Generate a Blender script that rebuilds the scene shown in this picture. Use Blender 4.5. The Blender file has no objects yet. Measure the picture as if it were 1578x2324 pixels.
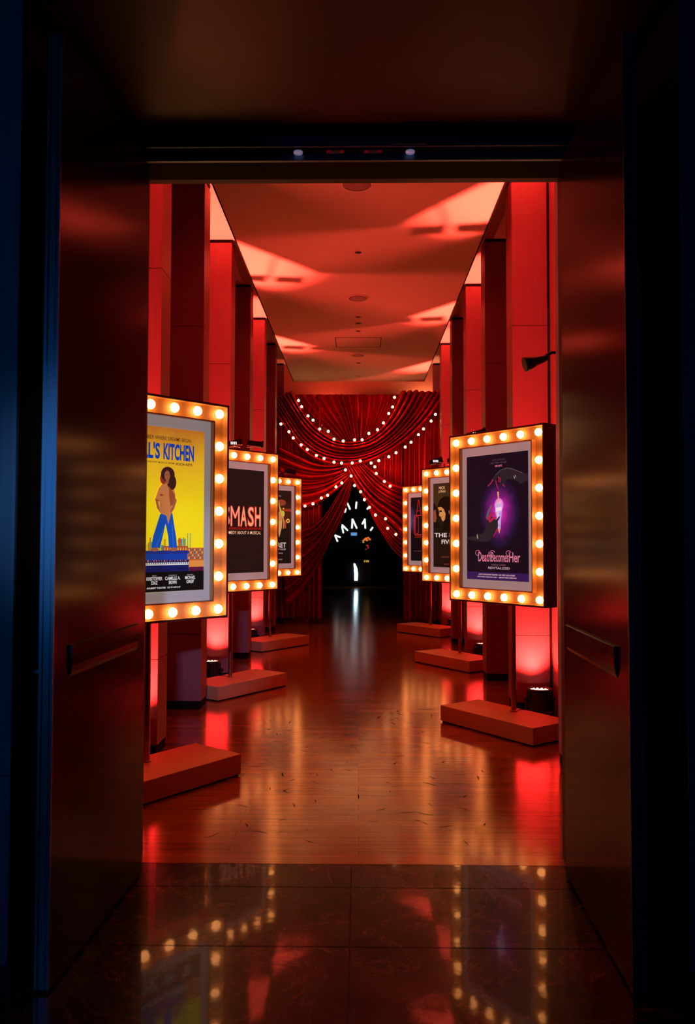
import bpy, bmesh, math, random
from mathutils import Vector, Matrix, noise
PI = math.pi
random.seed(7)
S = bpy.context.scene
COL = S.collection

# ------------------------------------------------------------------ camera
CAM_H = 1.5
FPX = 1807.0
yaw = math.atan((815 - 789) / FPX)
pitch = math.atan((1228 - 1162) / FPX * math.cos(yaw))
fwd = Vector((-math.sin(yaw) * math.cos(pitch), math.cos(yaw) * math.cos(pitch), math.sin(pitch)))
rgt = Vector((math.cos(yaw), math.sin(yaw), 0)); up = rgt.cross(fwd)
rl = math.radians(0.1)
rgt, up = rgt * math.cos(rl) + up * math.sin(rl), up * math.cos(rl) - rgt * math.sin(rl)
cd = bpy.data.cameras.new('camera'); cam = bpy.data.objects.new('camera', cd); COL.objects.link(cam)
cam.matrix_world = Matrix(((rgt.x, up.x, -fwd.x, 0), (rgt.y, up.y, -fwd.y, 0), (rgt.z, up.z, -fwd.z, CAM_H), (0, 0, 0, 1)))
cd.sensor_fit = 'VERTICAL'; cd.sensor_height = 36; cd.sensor_width = 36; cd.lens = FPX * 36 / 2324
cd.clip_start = 0.05; cd.clip_end = 100
cd.dof.use_dof = True; cd.dof.focus_distance = 6.8; cd.dof.aperture_fstop = 3.2
S.camera = cam

# ------------------------------------------------------------------ world, exposure
w = bpy.data.worlds.new('world'); S.world = w; w.use_nodes = True
w.node_tree.nodes['Background'].inputs[0].default_value = (0.01, 0.02, 0.04, 1)
w.node_tree.nodes['Background'].inputs[1].default_value = 0.02
S.view_settings.view_transform = 'Standard'; S.view_settings.look = 'None'
S.view_settings.exposure = 0.0; S.view_settings.gamma = 1.0; S.view_settings.use_curve_mapping = False
S.cycles.use_light_tree = True
S.cycles.max_bounces = 8; S.cycles.diffuse_bounces = 4; S.cycles.glossy_bounces = 5
S.cycles.sample_clamp_indirect = 6.0
S.cycles.caustics_reflective = False; S.cycles.caustics_refractive = False
try:
    S.cycles.use_denoising = True
except Exception: pass

# light levels
CAN_NARROW = 6800.0     # narrow beam of each floor uplight
CAN_WIDE = 340.0        # wide spill of each floor uplight
CAN_COLOR = (1.0, 0.078, 0.052)
BULB = 12.0            # marquee bulbs
STRING = 26.0          # string light bulbs
FOYER_A = 17.0         # blue lamp, left of the foyer
FOYER_B = 1100.0         # lilac lamp, middle of the foyer


def lamp(name, kind, loc, energy, color, target=None, parent=None, size=0.05, spot=1.0, blend=1.0, size_y=None):
    d = bpy.data.lights.new(name, kind); d.energy = energy; d.color = color
    o = bpy.data.objects.new(name, d); COL.objects.link(o); o.location = loc
    if kind == 'SPOT':
        d.spot_size = spot; d.spot_blend = blend; d.shadow_soft_size = size
    elif kind == 'AREA':
        d.shape = 'RECTANGLE'; d.size = size; d.size_y = size_y or size
    else:
        d.shadow_soft_size = size
    if target is not None:
        o.rotation_euler = (Vector(target) - Vector(loc)).to_track_quat('-Z', 'Y').to_euler()
    if parent: o.parent = parent
    return o


# ------------------------------------------------------------------ materials
def mat(name, base, rough=0.5, metal=0.0, spec=0.5, coat=0.0, coat_r=0.1, sheen=0.0, emit=None, es=0.0):
    m = bpy.data.materials.new(name); m.use_nodes = True
    b = m.node_tree.nodes['Principled BSDF']
    b.inputs['Base Color'].default_value = (*base, 1)
    b.inputs['Roughness'].default_value = rough
    b.inputs['Metallic'].default_value = metal
    b.inputs['Specular IOR Level'].default_value = spec
    b.inputs['Coat Weight'].default_value = coat
    b.inputs['Coat Roughness'].default_value = coat_r
    b.inputs['Sheen Weight'].default_value = sheen
    if emit:
        b.inputs['Emission Color'].default_value = (*emit, 1); b.inputs['Emission Strength'].default_value = es
    return m


def N(m, t, **kw):
    n = m.node_tree.nodes.new(t)
    for k, v in kw.items(): setattr(n, k, v)
    return n


def L(m, a, b): m.node_tree.links.new(a, b)


def coords(m, scale, rot=(0, 0, 0)):
    tc = N(m, 'ShaderNodeTexCoord'); mp = N(m, 'ShaderNodeMapping')
    mp.inputs['Scale'].default_value = scale; mp.inputs['Rotation'].default_value = rot
    L(m, tc.outputs['Object'], mp.inputs['Vector']); return mp.outputs['Vector']


def ramp(m, fac, stops):
    r = N(m, 'ShaderNodeValToRGB'); e = r.color_ramp.elements
    while len(e) < len(stops): e.new(0.5)
    for i, (p, c) in enumerate(stops):
        e[i].position = p; e[i].color = (*c, 1) if len(c) == 3 else c
    L(m, fac, r.inputs[0]); return r.outputs[0]


def noise_tex(m, vec, scale=5, detail=4, rough=0.5, dist=0.0):
    n = N(m, 'ShaderNodeTexNoise'); n.inputs['Scale'].default_value = scale
    n.inputs['Detail'].default_value = detail; n.inputs['Roughness'].default_value = rough
    n.inputs['Distortion'].default_value = dist
    L(m, vec, n.inputs['Vector']); return n.outputs['Fac']


def bump(m, h, strength, dist=0.01):
    b = N(m, 'ShaderNodeBump'); b.inputs['Strength'].default_value = strength; b.inputs['Distance'].default_value = dist
    L(m, h, b.inputs['Height']); L(m, b.outputs[0], m.node_tree.nodes['Principled BSDF'].inputs['Normal'])
    return b


def P(m): return m.node_tree.nodes['Principled BSDF']


def mth(m, op, a, b=None, c=None):
    n = N(m, 'ShaderNodeMath', operation=op)
    for i, v in enumerate((a, b, c)):
        if v is None: continue
        if isinstance(v, (int, float)): n.inputs[i].default_value = v
        else: L(m, v, n.inputs[i])
    return n.outputs[0]


# wood floor: boards run across the hall
m_floor = mat('floor_boards', (0.2, 0.07, 0.02), 0.24, spec=1.0, coat=0.28, coat_r=0.13)
P(m_floor).inputs['Specular Tint'].default_value = (1, 0.52, 0.16, 1)
v = coords(m_floor, (1, 1, 1))
br = N(m_floor, 'ShaderNodeTexBrick'); L(m_floor, v, br.inputs['Vector'])
br.inputs['Scale'].default_value = 1.0; br.inputs['Brick Width'].default_value = 1.7; br.inputs['Row Height'].default_value = 0.085
br.inputs['Mortar Size'].default_value = 0.0013; br.inputs['Mortar Smooth'].default_value = 0.1
br.inputs['Color1'].default_value = (0.56, 0.135, 0.012, 1); br.inputs['Color2'].default_value = (0.38, 0.088, 0.008, 1)
br.inputs['Mortar'].default_value = (0.02, 0.008, 0.004, 1); br.offset = 0.37
g = noise_tex(m_floor, coords(m_floor, (0.35, 22, 1)), 4, 6, 0.65, 0.3)
mx = N(m_floor, 'ShaderNodeMixRGB', blend_type='MULTIPLY'); mx.inputs[0].default_value = 0.75
L(m_floor, br.outputs['Color'], mx.inputs[1]); L(m_floor, ramp(m_floor, g, [(0.36, (0.30, 0.26, 0.22)), (0.47, (0.85, 0.85, 0.85)), (0.7, (1, 1, 1))]), mx.inputs[2])
L(m_floor, mx.outputs[0], P(m_floor).inputs['Base Color'])
rg = noise_tex(m_floor, coords(m_floor, (0.6, 7, 1)), 3, 5, 0.6)
L(m_floor, ramp(m_floor, rg, [(0.3, (0.10,) * 3), (0.7, (0.17,) * 3)]), P(m_floor).inputs['Roughness'])
hb = mth(m_floor, 'ADD', mth(m_floor, 'MULTIPLY', br.outputs['Fac'], -0.6), mth(m_floor, 'MULTIPLY', g, 0.5))
bump(m_floor, hb, 0.20, 0.004)

# polished dark stone in front of the door
m_stone = mat('dark_stone', (0.02, 0.011, 0.008), 0.3, spec=0.09, coat=0.36, coat_r=0.05)
v = coords(m_stone, (1, 1, 1))
n1 = noise_tex(m_stone, v, 2.2, 8, 0.62, 2.4)
n1b = mth(m_stone, 'ABSOLUTE', mth(m_stone, 'SUBTRACT', n1, 0.5))
vein = ramp(m_stone, n1b, [(0.0, (0.22, 0.08, 0.05)), (0.007, (0.03, 0.012, 0.008)), (0.05, (0.010, 0.004, 0.003))])
L(m_stone, vein, P(m_stone).inputs['Base Color'])
r1 = noise_tex(m_stone, v, 5, 6, 0.6)
L(m_stone, ramp(m_stone, r1, [(0.35, (0.22,) * 3), (0.75, (0.34,) * 3)]), P(m_stone).inputs['Roughness'])
bump(m_stone, noise_tex(m_stone, v, 9, 2, 0.5), 0.03, 0.01)
N_ = m_stone.node_tree; L(m_stone, [n for n in N_.nodes if n.type == 'BUMP'][0].outputs[0], P(m_stone).inputs['Coat Normal'])
m_joint = mat('stone_joint', (0.006, 0.005, 0.004), 0.7)
m_scuff = mat('scuff', (0.012, 0.003, 0.001), 0.9, spec=0.0)

# wall and pier panels (fine vertical grain, warm grey-brown veneer)
m_pier = mat('pier_panel', (0.5, 0.3, 0.3), 0.45, spec=0.3)
g = noise_tex(m_pier, coords(m_pier, (60, 60, 0.7)), 3, 4, 0.6)
L(m_pier, ramp(m_pier, g, [(0.3, (0.26, 0.075, 0.10)), (0.7, (0.33, 0.095, 0.12))]), P(m_pier).inputs['Base Color'])
bump(m_pier, g, 0.05, 0.003)
m_wall = mat('wall_plaster', (0.30, 0.07, 0.08), 0.7, spec=0.2)
bump(m_wall, noise_tex(m_wall, coords(m_wall, (1, 1, 1)), 40, 3), 0.05, 0.003)
m_ceil = mat('ceiling_paint', (0.66, 0.48, 0.39), 0.8, spec=0.15)
bump(m_ceil, noise_tex(m_ceil, coords(m_ceil, (1, 1, 1)), 60, 2), 0.02, 0.002)
m_head = mat('header_wall', (0.6, 0.26, 0.18), 0.8, spec=0.1)
m_thin = mat('pale_panel', (0.36, 0.30, 0.38), 0.5, spec=0.2)
m_gap = mat('shadow_gap_black', (0.01, 0.006, 0.006), 0.8, spec=0.1)
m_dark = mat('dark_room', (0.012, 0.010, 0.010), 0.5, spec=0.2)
m_foyer = mat('foyer_wall', (0.05, 0.12, 0.20), 0.5, spec=0.2)
gg = noise_tex(m_foyer, coords(m_foyer, (30, 30, 0.6)), 3, 4, 0.6)
L(m_foyer, ramp(m_foyer, gg, [(0.3, (0.030, 0.085, 0.14)), (0.7, (0.045, 0.12, 0.20))]), P(m_foyer).inputs['Base Color'])
m_reveal = mat('reveal_black', (0.012, 0.008, 0.007), 0.45, spec=0.3)
m_soffit = mat('soffit_bronze', (0.035, 0.010, 0.004), 0.42, spec=0.3)
# bronze coloured veneer on the door leaves
m_leaf = mat('door_veneer', (0.045, 0.017, 0.009), 0.3, spec=0.05)
P(m_leaf).inputs['Specular Tint'].default_value = (1, 0.55, 0.35, 1)
g = noise_tex(m_leaf, coords(m_leaf, (90, 90, 0.9)), 2, 4, 0.6)
L(m_leaf, ramp(m_leaf, g, [(0.3, (0.020, 0.005, 0.0025)), (0.7, (0.030, 0.008, 0.004))]), P(m_leaf).inputs['Base Color'])
L(m_leaf, ramp(m_leaf, g, [(0.3, (0.150,) * 3), (0.7, (0.165,) * 3)]), P(m_leaf).inputs['Roughness'])
m_headd = mat('dark_bronze', (0.004, 0.0015, 0.001), 0.6, spec=0.03)
m_alu = mat('anodised_aluminium', (0.10, 0.20, 0.30), 0.38, metal=0.8)
m_steel = mat('steel', (0.6, 0.6, 0.62), 0.25, metal=1.0)
m_pole = mat('pole_metal', (0.36, 0.22, 0.14), 0.3, metal=1.0)
m_base = mat('base_painted', (0.64, 0.34, 0.18), 0.5, spec=0.3)
m_shell = mat('marquee_shell', (0.09, 0.02, 0.014), 0.45, spec=0.4)
m_chan = mat('marquee_channel', (0.50, 0.31, 0.14), 0.45, spec=0.4)
m_inner = mat('inner_frame_brass', (0.70, 0.36, 0.14), 0.4, metal=0.2)
m_mat = mat('mount_board', (0.74, 0.70, 0.70), 0.7, spec=0.2, emit=(0.9, 0.80, 0.82), es=0.20)  # board emits faintly, standing in for light falling on it
m_bulb = mat('marquee_bulb', (1, 0.9, 0.7), 0.3, emit=(1.0, 0.36, 0.095), es=BULB)
m_sock = mat('bulb_socket', (0.75, 0.55, 0.3), 0.4)
m_sbulb = mat('string_bulb', (1, 0.9, 0.7), 0.3, emit=(1.0, 0.52, 0.2), es=STRING)
m_cord = mat('cord_black', (0.012, 0.008, 0.008), 0.6)
m_black = mat('black_plastic', (0.010, 0.010, 0.011), 0.4, spec=0.5)
m_led = mat('led_red', (0.2, 0.02, 0.02), 0.3, emit=(1.0, 0.35, 0.25), es=6)
m_ledw = mat('led_white', (0.5, 0.5, 0.5), 0.3, emit=(1.0, 0.8, 0.75), es=2.0)
m_spk = mat('speaker_grille', (0.32, 0.17, 0.20), 0.7)
m_ring = mat('fixture_ring', (0.75, 0.5, 0.42), 0.6)
m_hole = mat('downlight_recess', (0.02, 0.008, 0.008), 0.6)
m_tube = mat('white_light_tube', (1, 1, 1), 0.3, emit=(0.90, 1.0, 0.95), es=1.3)
m_streak = mat('cold_reflection', (1, 1, 1), 0.3, emit=(0.62, 0.88, 1.0), es=5)
m_blue = mat('blue_screen', (0.02, 0.05, 0.1), 0.3, emit=(0.10, 0.30, 0.62), es=1.0)
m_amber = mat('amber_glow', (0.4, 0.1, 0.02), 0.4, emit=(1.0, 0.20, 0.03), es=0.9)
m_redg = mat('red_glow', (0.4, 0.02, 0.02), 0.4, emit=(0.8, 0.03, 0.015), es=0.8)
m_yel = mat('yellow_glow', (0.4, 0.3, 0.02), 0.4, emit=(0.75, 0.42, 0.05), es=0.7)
# velvet
m_velvet = mat('red_velvet', (0.42, 0.006, 0.010), 0.36, metal=0.75, spec=0.3, sheen=0.0)
P(m_velvet).inputs['Sheen Tint'].default_value = (1, 0.05, 0.04, 1); P(m_velvet).inputs['Sheen Roughness'].default_value = 0.4
gv = noise_tex(m_velvet, coords(m_velvet, (1, 1, 1)), 3, 4)
L(m_velvet, ramp(m_velvet, gv, [(0.3, (0.42, 0.005, 0.007)), (0.7, (0.62, 0.010, 0.012))]), P(m_velvet).inputs['Base Color'])


# ------------------------------------------------------------------ mesh builder
class MB:
    def __init__(s): s.v = []; s.f = []; s.m = []; s.sm = []; s.mats = []
    def mi(s, m):
        if m not in s.mats: s.mats.append(m)
        return s.mats.index(m)
    def add(s, vs, fs, m, smooth=False):
        o = len(s.v); s.v += [tuple(x) for x in vs]; k = s.mi(m)
        for f in fs: s.f.append([i + o for i in f]); s.m.append(k); s.sm.append(smooth)
    def box(s, x0, x1, y0, y1, z0, z1, m):
        vs = [(x, y, z) for z in (z0, z1) for y in (y0, y1) for x in (x0, x1)]
        s.add(vs, [(0, 2, 3, 1), (4, 5, 7, 6), (0, 1, 5, 4), (2, 6, 7, 3), (0, 4, 6, 2), (1, 3, 7, 5)], m)
    def obox(s, c, u, vv, ww, m):
        c, u, vv, ww = map(Vector, (c, u, vv, ww))
        vs = [c + a * u + b * vv + d * ww for d in (-1, 1) for b in (-1, 1) for a in (-1, 1)]
        s.add(vs, [(0, 2, 3, 1), (4, 5, 7, 6), (0, 1, 5, 4), (2, 6, 7, 3), (0, 4, 6, 2), (1, 3, 7, 5)], m)
    def tube(s, pts, r, m, n=10, caps=True, smooth=True):
        pts = [Vector(p) for p in pts]; rings = []; prev = None
        for i, p in enumerate(pts):
            d = (pts[min(i + 1, len(pts) - 1)] - pts[max(i - 1, 0)]).normalized()
            ref = prev if prev is not None else (Vector((0, 0, 1)) if abs(d.z) < 0.9 else Vector((1, 0, 0)))
            a = (ref - d * ref.dot(d)).normalized(); b = d.cross(a); prev = a
            rr = r[i] if isinstance(r, (list, tuple)) else r
            rings.append([p + (a * math.cos(2 * PI * k / n) + b * math.sin(2 * PI * k / n)) * rr for k in range(n)])
        vs = [q for rg_ in rings for q in rg_]; fs = []
        for i in range(len(rings) - 1):
            for k in range(n):
                k2 = (k + 1) % n; fs.append((i * n + k, i * n + k2, (i + 1) * n + k2, (i + 1) * n + k))
        s.add(vs, fs, m, smooth)
        if caps:
            s.add(rings[0], [tuple(range(n))[::-1]], m); s.add(rings[-1], [tuple(range(n))], m)
    def lathe(s, prof, c, m, n=20, smooth=True, axis='z'):
        vs = []
        for r, h in prof:
            for k in range(n):
                a = 2 * PI * k / n; x, y = r * math.cos(a), r * math.sin(a)
                q = (x, y, h) if axis == 'z' else ((x, h, y) if axis == 'y' else (h, x, y))
                vs.append((c[0] + q[0], c[1] + q[1], c[2] + q[2]))
        fs = []
        for i in range(len(prof) - 1):
            for k in range(n):
                k2 = (k + 1) % n; fs.append((i * n + k, i * n + k2, (i + 1) * n + k2, (i + 1) * n + k))
        s.add(vs, fs, m, smooth)
    def ring(s, x0, x1, z0, z1, X0, X1, Z0, Z1, ya, yb, m):
        """rectangular ring; inner opening x0..x1,z0..z1, outer X0..X1,Z0..Z1; y from ya to yb"""
        s.box(X0, x0, ya, yb, Z0, Z1, m); s.box(x1, X1, ya, yb, Z0, Z1, m)
        s.box(x0, x1, ya, yb, z1, Z1, m); s.box(x0, x1, ya, yb, Z0, z0, m)
    def mesh(s, name):
        me = bpy.data.meshes.new(name); me.from_pydata(s.v, [], s.f)
        for mm in s.mats: me.materials.append(mm)
        me.polygons.foreach_set('material_index', s.m); me.polygons.foreach_set('use_smooth', s.sm)
        me.update(); bm = bmesh.new(); bm.from_mesh(me); bmesh.ops.recalc_face_normals(bm, faces=bm.faces); bm.to_mesh(me); bm.free()
        return me
    def build(s, name, parent=None, bevel=0.0):
        return link(name, s.mesh(name), parent, bevel)


def link(name, me, parent=None, bevel=0.0):
    o = bpy.data.objects.new(name, me); COL.objects.link(o)
    if parent: o.parent = parent
    if bevel:
        b = o.modifiers.new('bevel', 'BEVEL'); b.width = bevel; b.segments = 2; b.limit_method = 'ANGLE'
    return o


def tag(o, label=None, cat=None, group=None, kind=None):
    if label: o['label'] = label
    if cat: o['category'] = cat
    if group: o['group'] = group
    if kind: o['kind'] = kind
    return o


def empty(name, loc, rz=0.0):
    o = bpy.data.objects.new(name, None); COL.objects.link(o); o.location = loc; o.rotation_euler = (0, 0, rz)
    o.empty_display_size = 0.1; return o


def struct(o): o['kind'] = 'structure'; return o


# ------------------------------------------------------------------ room shell
XL, XR = -1.79, 1.715           # hall side walls
Y_DOOR = 3.755                 # stone / wood line
CEIL = 4.38                    # suspended ceiling
SIDE = 4.82                    # higher side strips
Y_END = 14.85

m_edge = m_floor.copy(); m_edge.name = 'edge_board'
for n_ in m_edge.node_tree.nodes:
    if n_.type == 'TEX_BRICK': n_.inputs['Row Height'].default_value = 0.5; n_.inputs['Color2'].default_value = (0.62, 0.16, 0.016, 1); n_.inputs['Color1'].default_value = (0.62, 0.16, 0.016, 1); n_.inputs['Mortar Size'].default_value = 0.0
b = MB(); b.box(-6, 6, Y_DOOR, 30, -0.1, 0, m_floor)
rs = random.Random(3)
for k in range(84):            # dark curved scuffs in the varnish
    x, y = rs.uniform(-0.75, 0.85), rs.uniform(3.95, 7.2); a = rs.uniform(0, 2 * PI); ln = rs.uniform(0.03, 0.11); cv = rs.uniform(-0.9, 0.9)
    pts = []
    for i in range(7):
        t = i / 6; aa = a + cv * t; pts.append((x, y)); x += math.cos(aa) * ln / 6; y += math.sin(aa) * ln / 6
    wd = rs.uniform(0.0022, 0.0044)
    vs = []
    for i, (px, py) in enumerate(pts):
        ww = wd * math.sin(PI * (i + 0.6) / 7.2); q = a + cv * i / 6 + PI / 2
        vs += [(px + math.cos(q) * ww, py + math.sin(q) * ww, 0.0005), (px - math.cos(q) * ww, py - math.sin(q) * ww, 0.0005)]
    b.add(vs, [(2 * i, 2 * i + 1, 2 * i + 3, 2 * i + 2) for i in range(6)], m_scuff)
b.box(-1.03, 0.965, Y_DOOR, 3.868, 0.0, 0.0008, m_edge)
struct(b.build('floor'))
b = MB()
ys = [-4, -2.6, -0.6, 1.4, 2.2, 3.0, 3.506, Y_DOOR]; xs = [-6, -4.03, -2.03, -0.033, 1.967, 3.967, 6]
b.box(-6, 6, -4, Y_DOOR, -0.1, -0.004, m_joint)
for i in range(len(ys) - 1):
    for j in range(len(xs) - 1):
        b.box(xs[j] + 0.0028, xs[j + 1] - 0.0028, ys[i] + 0.0028, ys[i + 1] - 0.0028, -0.05, 0.0, m_stone)
struct(b.build('floor_stone'))

# hall side walls
b = MB(); b.box(XL - 0.15, XL, 3.86, Y_END, 0, SIDE, m_wall)
struct(b.build('wall_left'))
b = MB(); b.box(XR, XR + 0.15, 3.86, Y_END, 0, SIDE, m_wall)
struct(b.build('wall_right'))
# wall behind the curtain, with the opening to the dark room
b = MB(); b.box(-3, -0.95, Y_END, Y_END + 0.2, 0, SIDE, m_head); b.box(0.95, 3, Y_END, Y_END + 0.2, 0, SIDE, m_head)
b.box(-0.95, 0.95, Y_END, Y_END + 0.2, 2.9, SIDE, m_head)
struct(b.build('wall_back'))
# suspended ceiling and the higher strip above it
b = MB(); b.box(-1.18, 1.165, 3.87, 14.3, CEIL, CEIL + 0.05, m_ceil)
b.box(-1.192, -1.18, 3.87, 14.3, CEIL - 0.004, CEIL + 0.06, m_gap); b.box(1.165, 1.177, 3.87, 14.3, CEIL - 0.004, CEIL + 0.06, m_gap)  # black edge strips paint in the shade along the ceiling edge
struct(b.build('ceiling'))
b = MB(); b.box(-3, 3, 3.86, Y_END + 0.2, SIDE, SIDE + 0.1, m_ceil)
struct(b.build('ceiling_upper'))

# piers along both walls
n_tr = 1
for side in (-1, 1):
    for k in range(-1, 6):
        y0 = 7.11 + 1.53 * k; y1 = y0 + 0.27
        if y1 > Y_END: y1 = Y_END - 0.002
        xi = 1.405 if side < 0 else 1.375; xo = (-XL if side < 0 else XR) - 0.003; thin = side > 0 and k == -1
        if thin: y0, y1, xi = 5.37, 5.46, 1.353
        b = MB()
        seams = [0.075, 0.67, 2.055, 3.44, SIDE - 0.035]
        def bx(a, c, y_0, y_1, z_0, z_1, m):
            b.box(min(side * a, side * c), max(side * a, side * c), y_0, y_1, z_0, z_1, m)
        for i in range(4):
            bx(xi, xo - 0.022, y0, y1, seams[i] + 0.0025, seams[i + 1] - 0.0025, m_thin if thin else m_pier)
        bx(xi + 0.008, xo, y0 + 0.008, y1 - 0.001, 0.0, SIDE - 0.002, m_gap)
        o = b.build('trim_%d' % n_tr); struct(o); n_tr += 1

# front wall of the hall with the doorway, seen as jambs and head
b = MB(); b.box(-3, -1.035, 3.66, 3.86, 0, SIDE, m_reveal); b.box(0.972, 3, 3.66, 3.86, 0, SIDE, m_reveal)
b.box(-1.035, 0.972, 3.66, 3.86, 3.262, SIDE, m_reveal)
struct(b.build('wall_front'))
# foyer side wall blocks and the portal reveals
b = MB()
for (a, c) in ((-3.4, -1.158),):
    b.box(a, c, 2.66, 3.66, 0.10, 0.7175, m_foyer); b.box(a, c, 2.66, 3.66, 0.7205, 5.0, m_foyer); b.box(a, c + 0.004, 2.67, 3.655, 0.0, 5.0, m_reveal)
struct(b.build('wall_foyer_left'))
b = MB(); b.box(1.086, 3.4, 2.66, 3.66, 0.10, 5.0, m_foyer); b.box(1.082, 3.4, 2.67, 3.655, 0.0, 5.0, m_reveal)
struct(b.build('wall_foyer_right'))
b = MB(); b.box(-1.154, 1.082, 2.66, 3.66, 3.365, 5.0, m_soffit)
struct(b.build('ceiling_portal'))
b = MB(); b.box(-6, 6, -4, 2.66, 5.0, 5.1, m_foyer)
struct(b.build('ceiling_foyer'))

# head of the door frame: stepped track, sensors, strike plates
b = MB()
b.box(-1.03, 0.967, 3.60, 3.80, 3.255, 3.262, m_headd)
b.box(-1.03, 0.967, 3.595, 3.61, 3.247, 3.278, m_alu)
b.box(-1.03, 0.967, 3.55, 3.61, 3.278, 3.285, m_headd)
b.box(-1.045, 0.98, 3.535, 3.555, 3.283, 3.325, m_alu)
b.box(-1.045, 0.98, 3.555, 3.66, 3.30, 3.36, m_reveal)
b.box(-1.055, 0.99, 3.525, 3.54, 3.322, 3.328, m_alu)
head = b.build('trim_%d' % n_tr); struct(head); n_tr += 1
for x in (-0.28, 0.232):
    b = MB(); b.lathe([(0, -0.005), (0.020, -0.005), (0.021, 0.0), (0.021, 0.004)], (x, 3.575, 3.276), mat('sensor_lens', (0.75, 0.6, 0.65), 0.3, emit=(0.45, 0.42, 0.7), es=0.25), 18)
    b.build('door_sensor', head)
for x in (-0.11, 0.062):
    b = MB(); b.box(x - 0.04, x + 0.04, 3.553, 3.594, 3.273, 3.279, mat('bronze_plate', (0.45, 0.10, 0.05), 0.35, metal=0.6))
    b.box(x - 0.018, x + 0.018, 3.556, 3.592, 3.271, 3.2735, m_alu)
    for sx in (-0.03, 0.03): b.lathe([(0, -0.0022), (0.004, -0.0015), (0.004, 0)], (x + sx, 3.573, 3.273), m_steel, 10)
    b.build('strike_plate', head)
b = MB(); b.box(0.148, 0.305, 3.525, 3.536, 3.288, 3.322, m_alu); b.build('closer_cover', head)


# door leaves folded open against the reveals, each with a recessed pull
def leaf(name, face_x0, face_x1, y0, y1, sgn, extra_y):
    """sgn -1: left leaf whose visible face looks towards +x"""
    T = 0.05; th = math.atan2(face_x1 - face_x0, y1 - y0)
    root = empty(name, (face_x0, y0, 0), 0); struct(root)
    root.rotation_euler = (0, 0, -th)
    Ld = math.hypot(face_x1 - face_x0, y1 - y0) + extra_y
    o = -sgn   # direction the face looks
    zs = [0.012, 0, 0, 3.252]
    b = MB()
    def P3(d, y, z): return (-o * d, y, z)
    b.add([P3(0, 0, zs[0]), P3(0, Ld, zs[0]), P3(0, Ld, zs[3]), P3(0, 0, zs[3])], [(0, 1, 2, 3)], m_leaf)
    # back, edges
    z0, z1 = zs[0], zs[3]
    b.add([P3(T, 0, z0), P3(T, Ld, z0), P3(T, Ld, z1), P3(T, 0, z1)], [(0, 1, 2, 3)], m_reveal)
    b.add([P3(0, Ld, z0), P3(T, Ld, z0), P3(T, Ld, z1), P3(0, Ld, z1)], [(0, 1, 2, 3)], m_leaf)
    b.add([P3(0, 0, z1), P3(T, 0, z1), P3(T, Ld, z1), P3(0, Ld, z1)], [(0, 1, 2, 3)], m_leaf)
    b.add([P3(0, 0, z0), P3(T, 0, z0), P3(T, Ld, z0), P3(0, Ld, z0)], [(0, 1, 2, 3)], m_leaf)
    b.build('leaf_panel', root)
    # aluminium edge profile facing the foyer, with two grooves
    b = MB()
    for d0, d1, yy in ((0.0, 0.004, -0.006), (0.004, 0.014, -0.002), (0.014, 0.030, -0.005), (0.030, 0.040, -0.001), (0.040, 0.05, -0.006)):
        xa, xb = -o * d0, -o * d1
        b.box(min(xa, xb), max(xa, xb), yy, 0.0005, z0, z1, m_alu)
    b.build('edge_profile', root)
    # block pull: thin slab standing off the face, curved underneath
    b = MB(); ya, yb = 0.125, 0.85; prof = [(0, 1.132), (-0.010, 1.132), (-0.012, 1.129), (-0.012, 1.09), (-0.011, 1.06), (-0.007, 1.035), (0, 1.02)]
    vs = [P3(d, y, z) for y in (ya, yb) for d, z in prof]; n = len(prof)
    b.add(vs, [(i, i + 1, n + i + 1, n + i) for i in range(n - 1)], m_leaf)
    b.add(vs, [tuple(range(n))], m_alu); b.add(vs, [tuple(range(n, 2 * n))], m_leaf)
    b.build('door_handle', root)
    # hold-open bar between leaf and wall
    b = MB(); xa = -o * T; xb = -o * (T + 0.055)
    b.box(min(xa, xb), max(xa, xb), 0.05, 0.07, 1.045, 1.055, m_steel); b.build('hold_open_bar', root)
    # top pivot
    b = MB(); b.tube([P3(0.025, 0.05, z1), P3(0.025, 0.05, z1 + 0.02)], 0.008, m_steel, 10); b.build('top_pivot', root)
    return root


leaf('door_1', -1.026, -0.982, 2.68, 3.56, -1, 0.07)
leaf('door_2', 0.905, 0.927, 2.70, 3.56, 1, 0.07)

# ------------------------------------------------------------------ foyer lamps (behind the camera, on the ceiling)
def foyer_lamp(loc, size, e, c, tgt, label, sy=None):
    r = empty('ceiling_light', loc); tag(r, label, 'ceiling light')
    b = MB(); b.box(-size / 2 - 0.03, size / 2 + 0.03, -0.06, 0.06, 0.03, 5.0 - loc[2], m_black); b.build('housing', r)
    l = lamp('lamp', 'AREA', (0, 0, 0), e, c, None, r, size, size_y=sy or size)
    l.rotation_euler = (Vector(tgt) - Vector(loc)).to_track_quat('-Z', 'Y').to_euler()
foyer_lamp((-2.8, 0.0, 1.9), 0.6, FOYER_A, (0.01, 0.30, 0.76), (-0.6, 3.0, 1.0), 'blue pendant lamp at the left of the foyer')
r = empty('ceiling_spotlight', (0.30, -3.6, 3.0)); tag(r, 'lilac theatre spotlight on the foyer ceiling', 'spotlight')
b = MB(); b.lathe([(0, 0.25), (0.06, 0.25), (0.07, 0.0), (0.055, 0.0), (0.05, 0.2), (0, 0.2)], (0, 0, 0.06), m_black, 20); b.tube([(0, 0, 0.3), (0, 0, 2.0)], 0.015, m_black, 8); b.build('housing', r)
lamp('spot_beam', 'SPOT', (0, 0, 0), FOYER_B, (0.42, 0.55, 1.0), (-1.85, 10.7, -2.25), r, 0.10, math.radians(9.5), 0.7)

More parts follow.
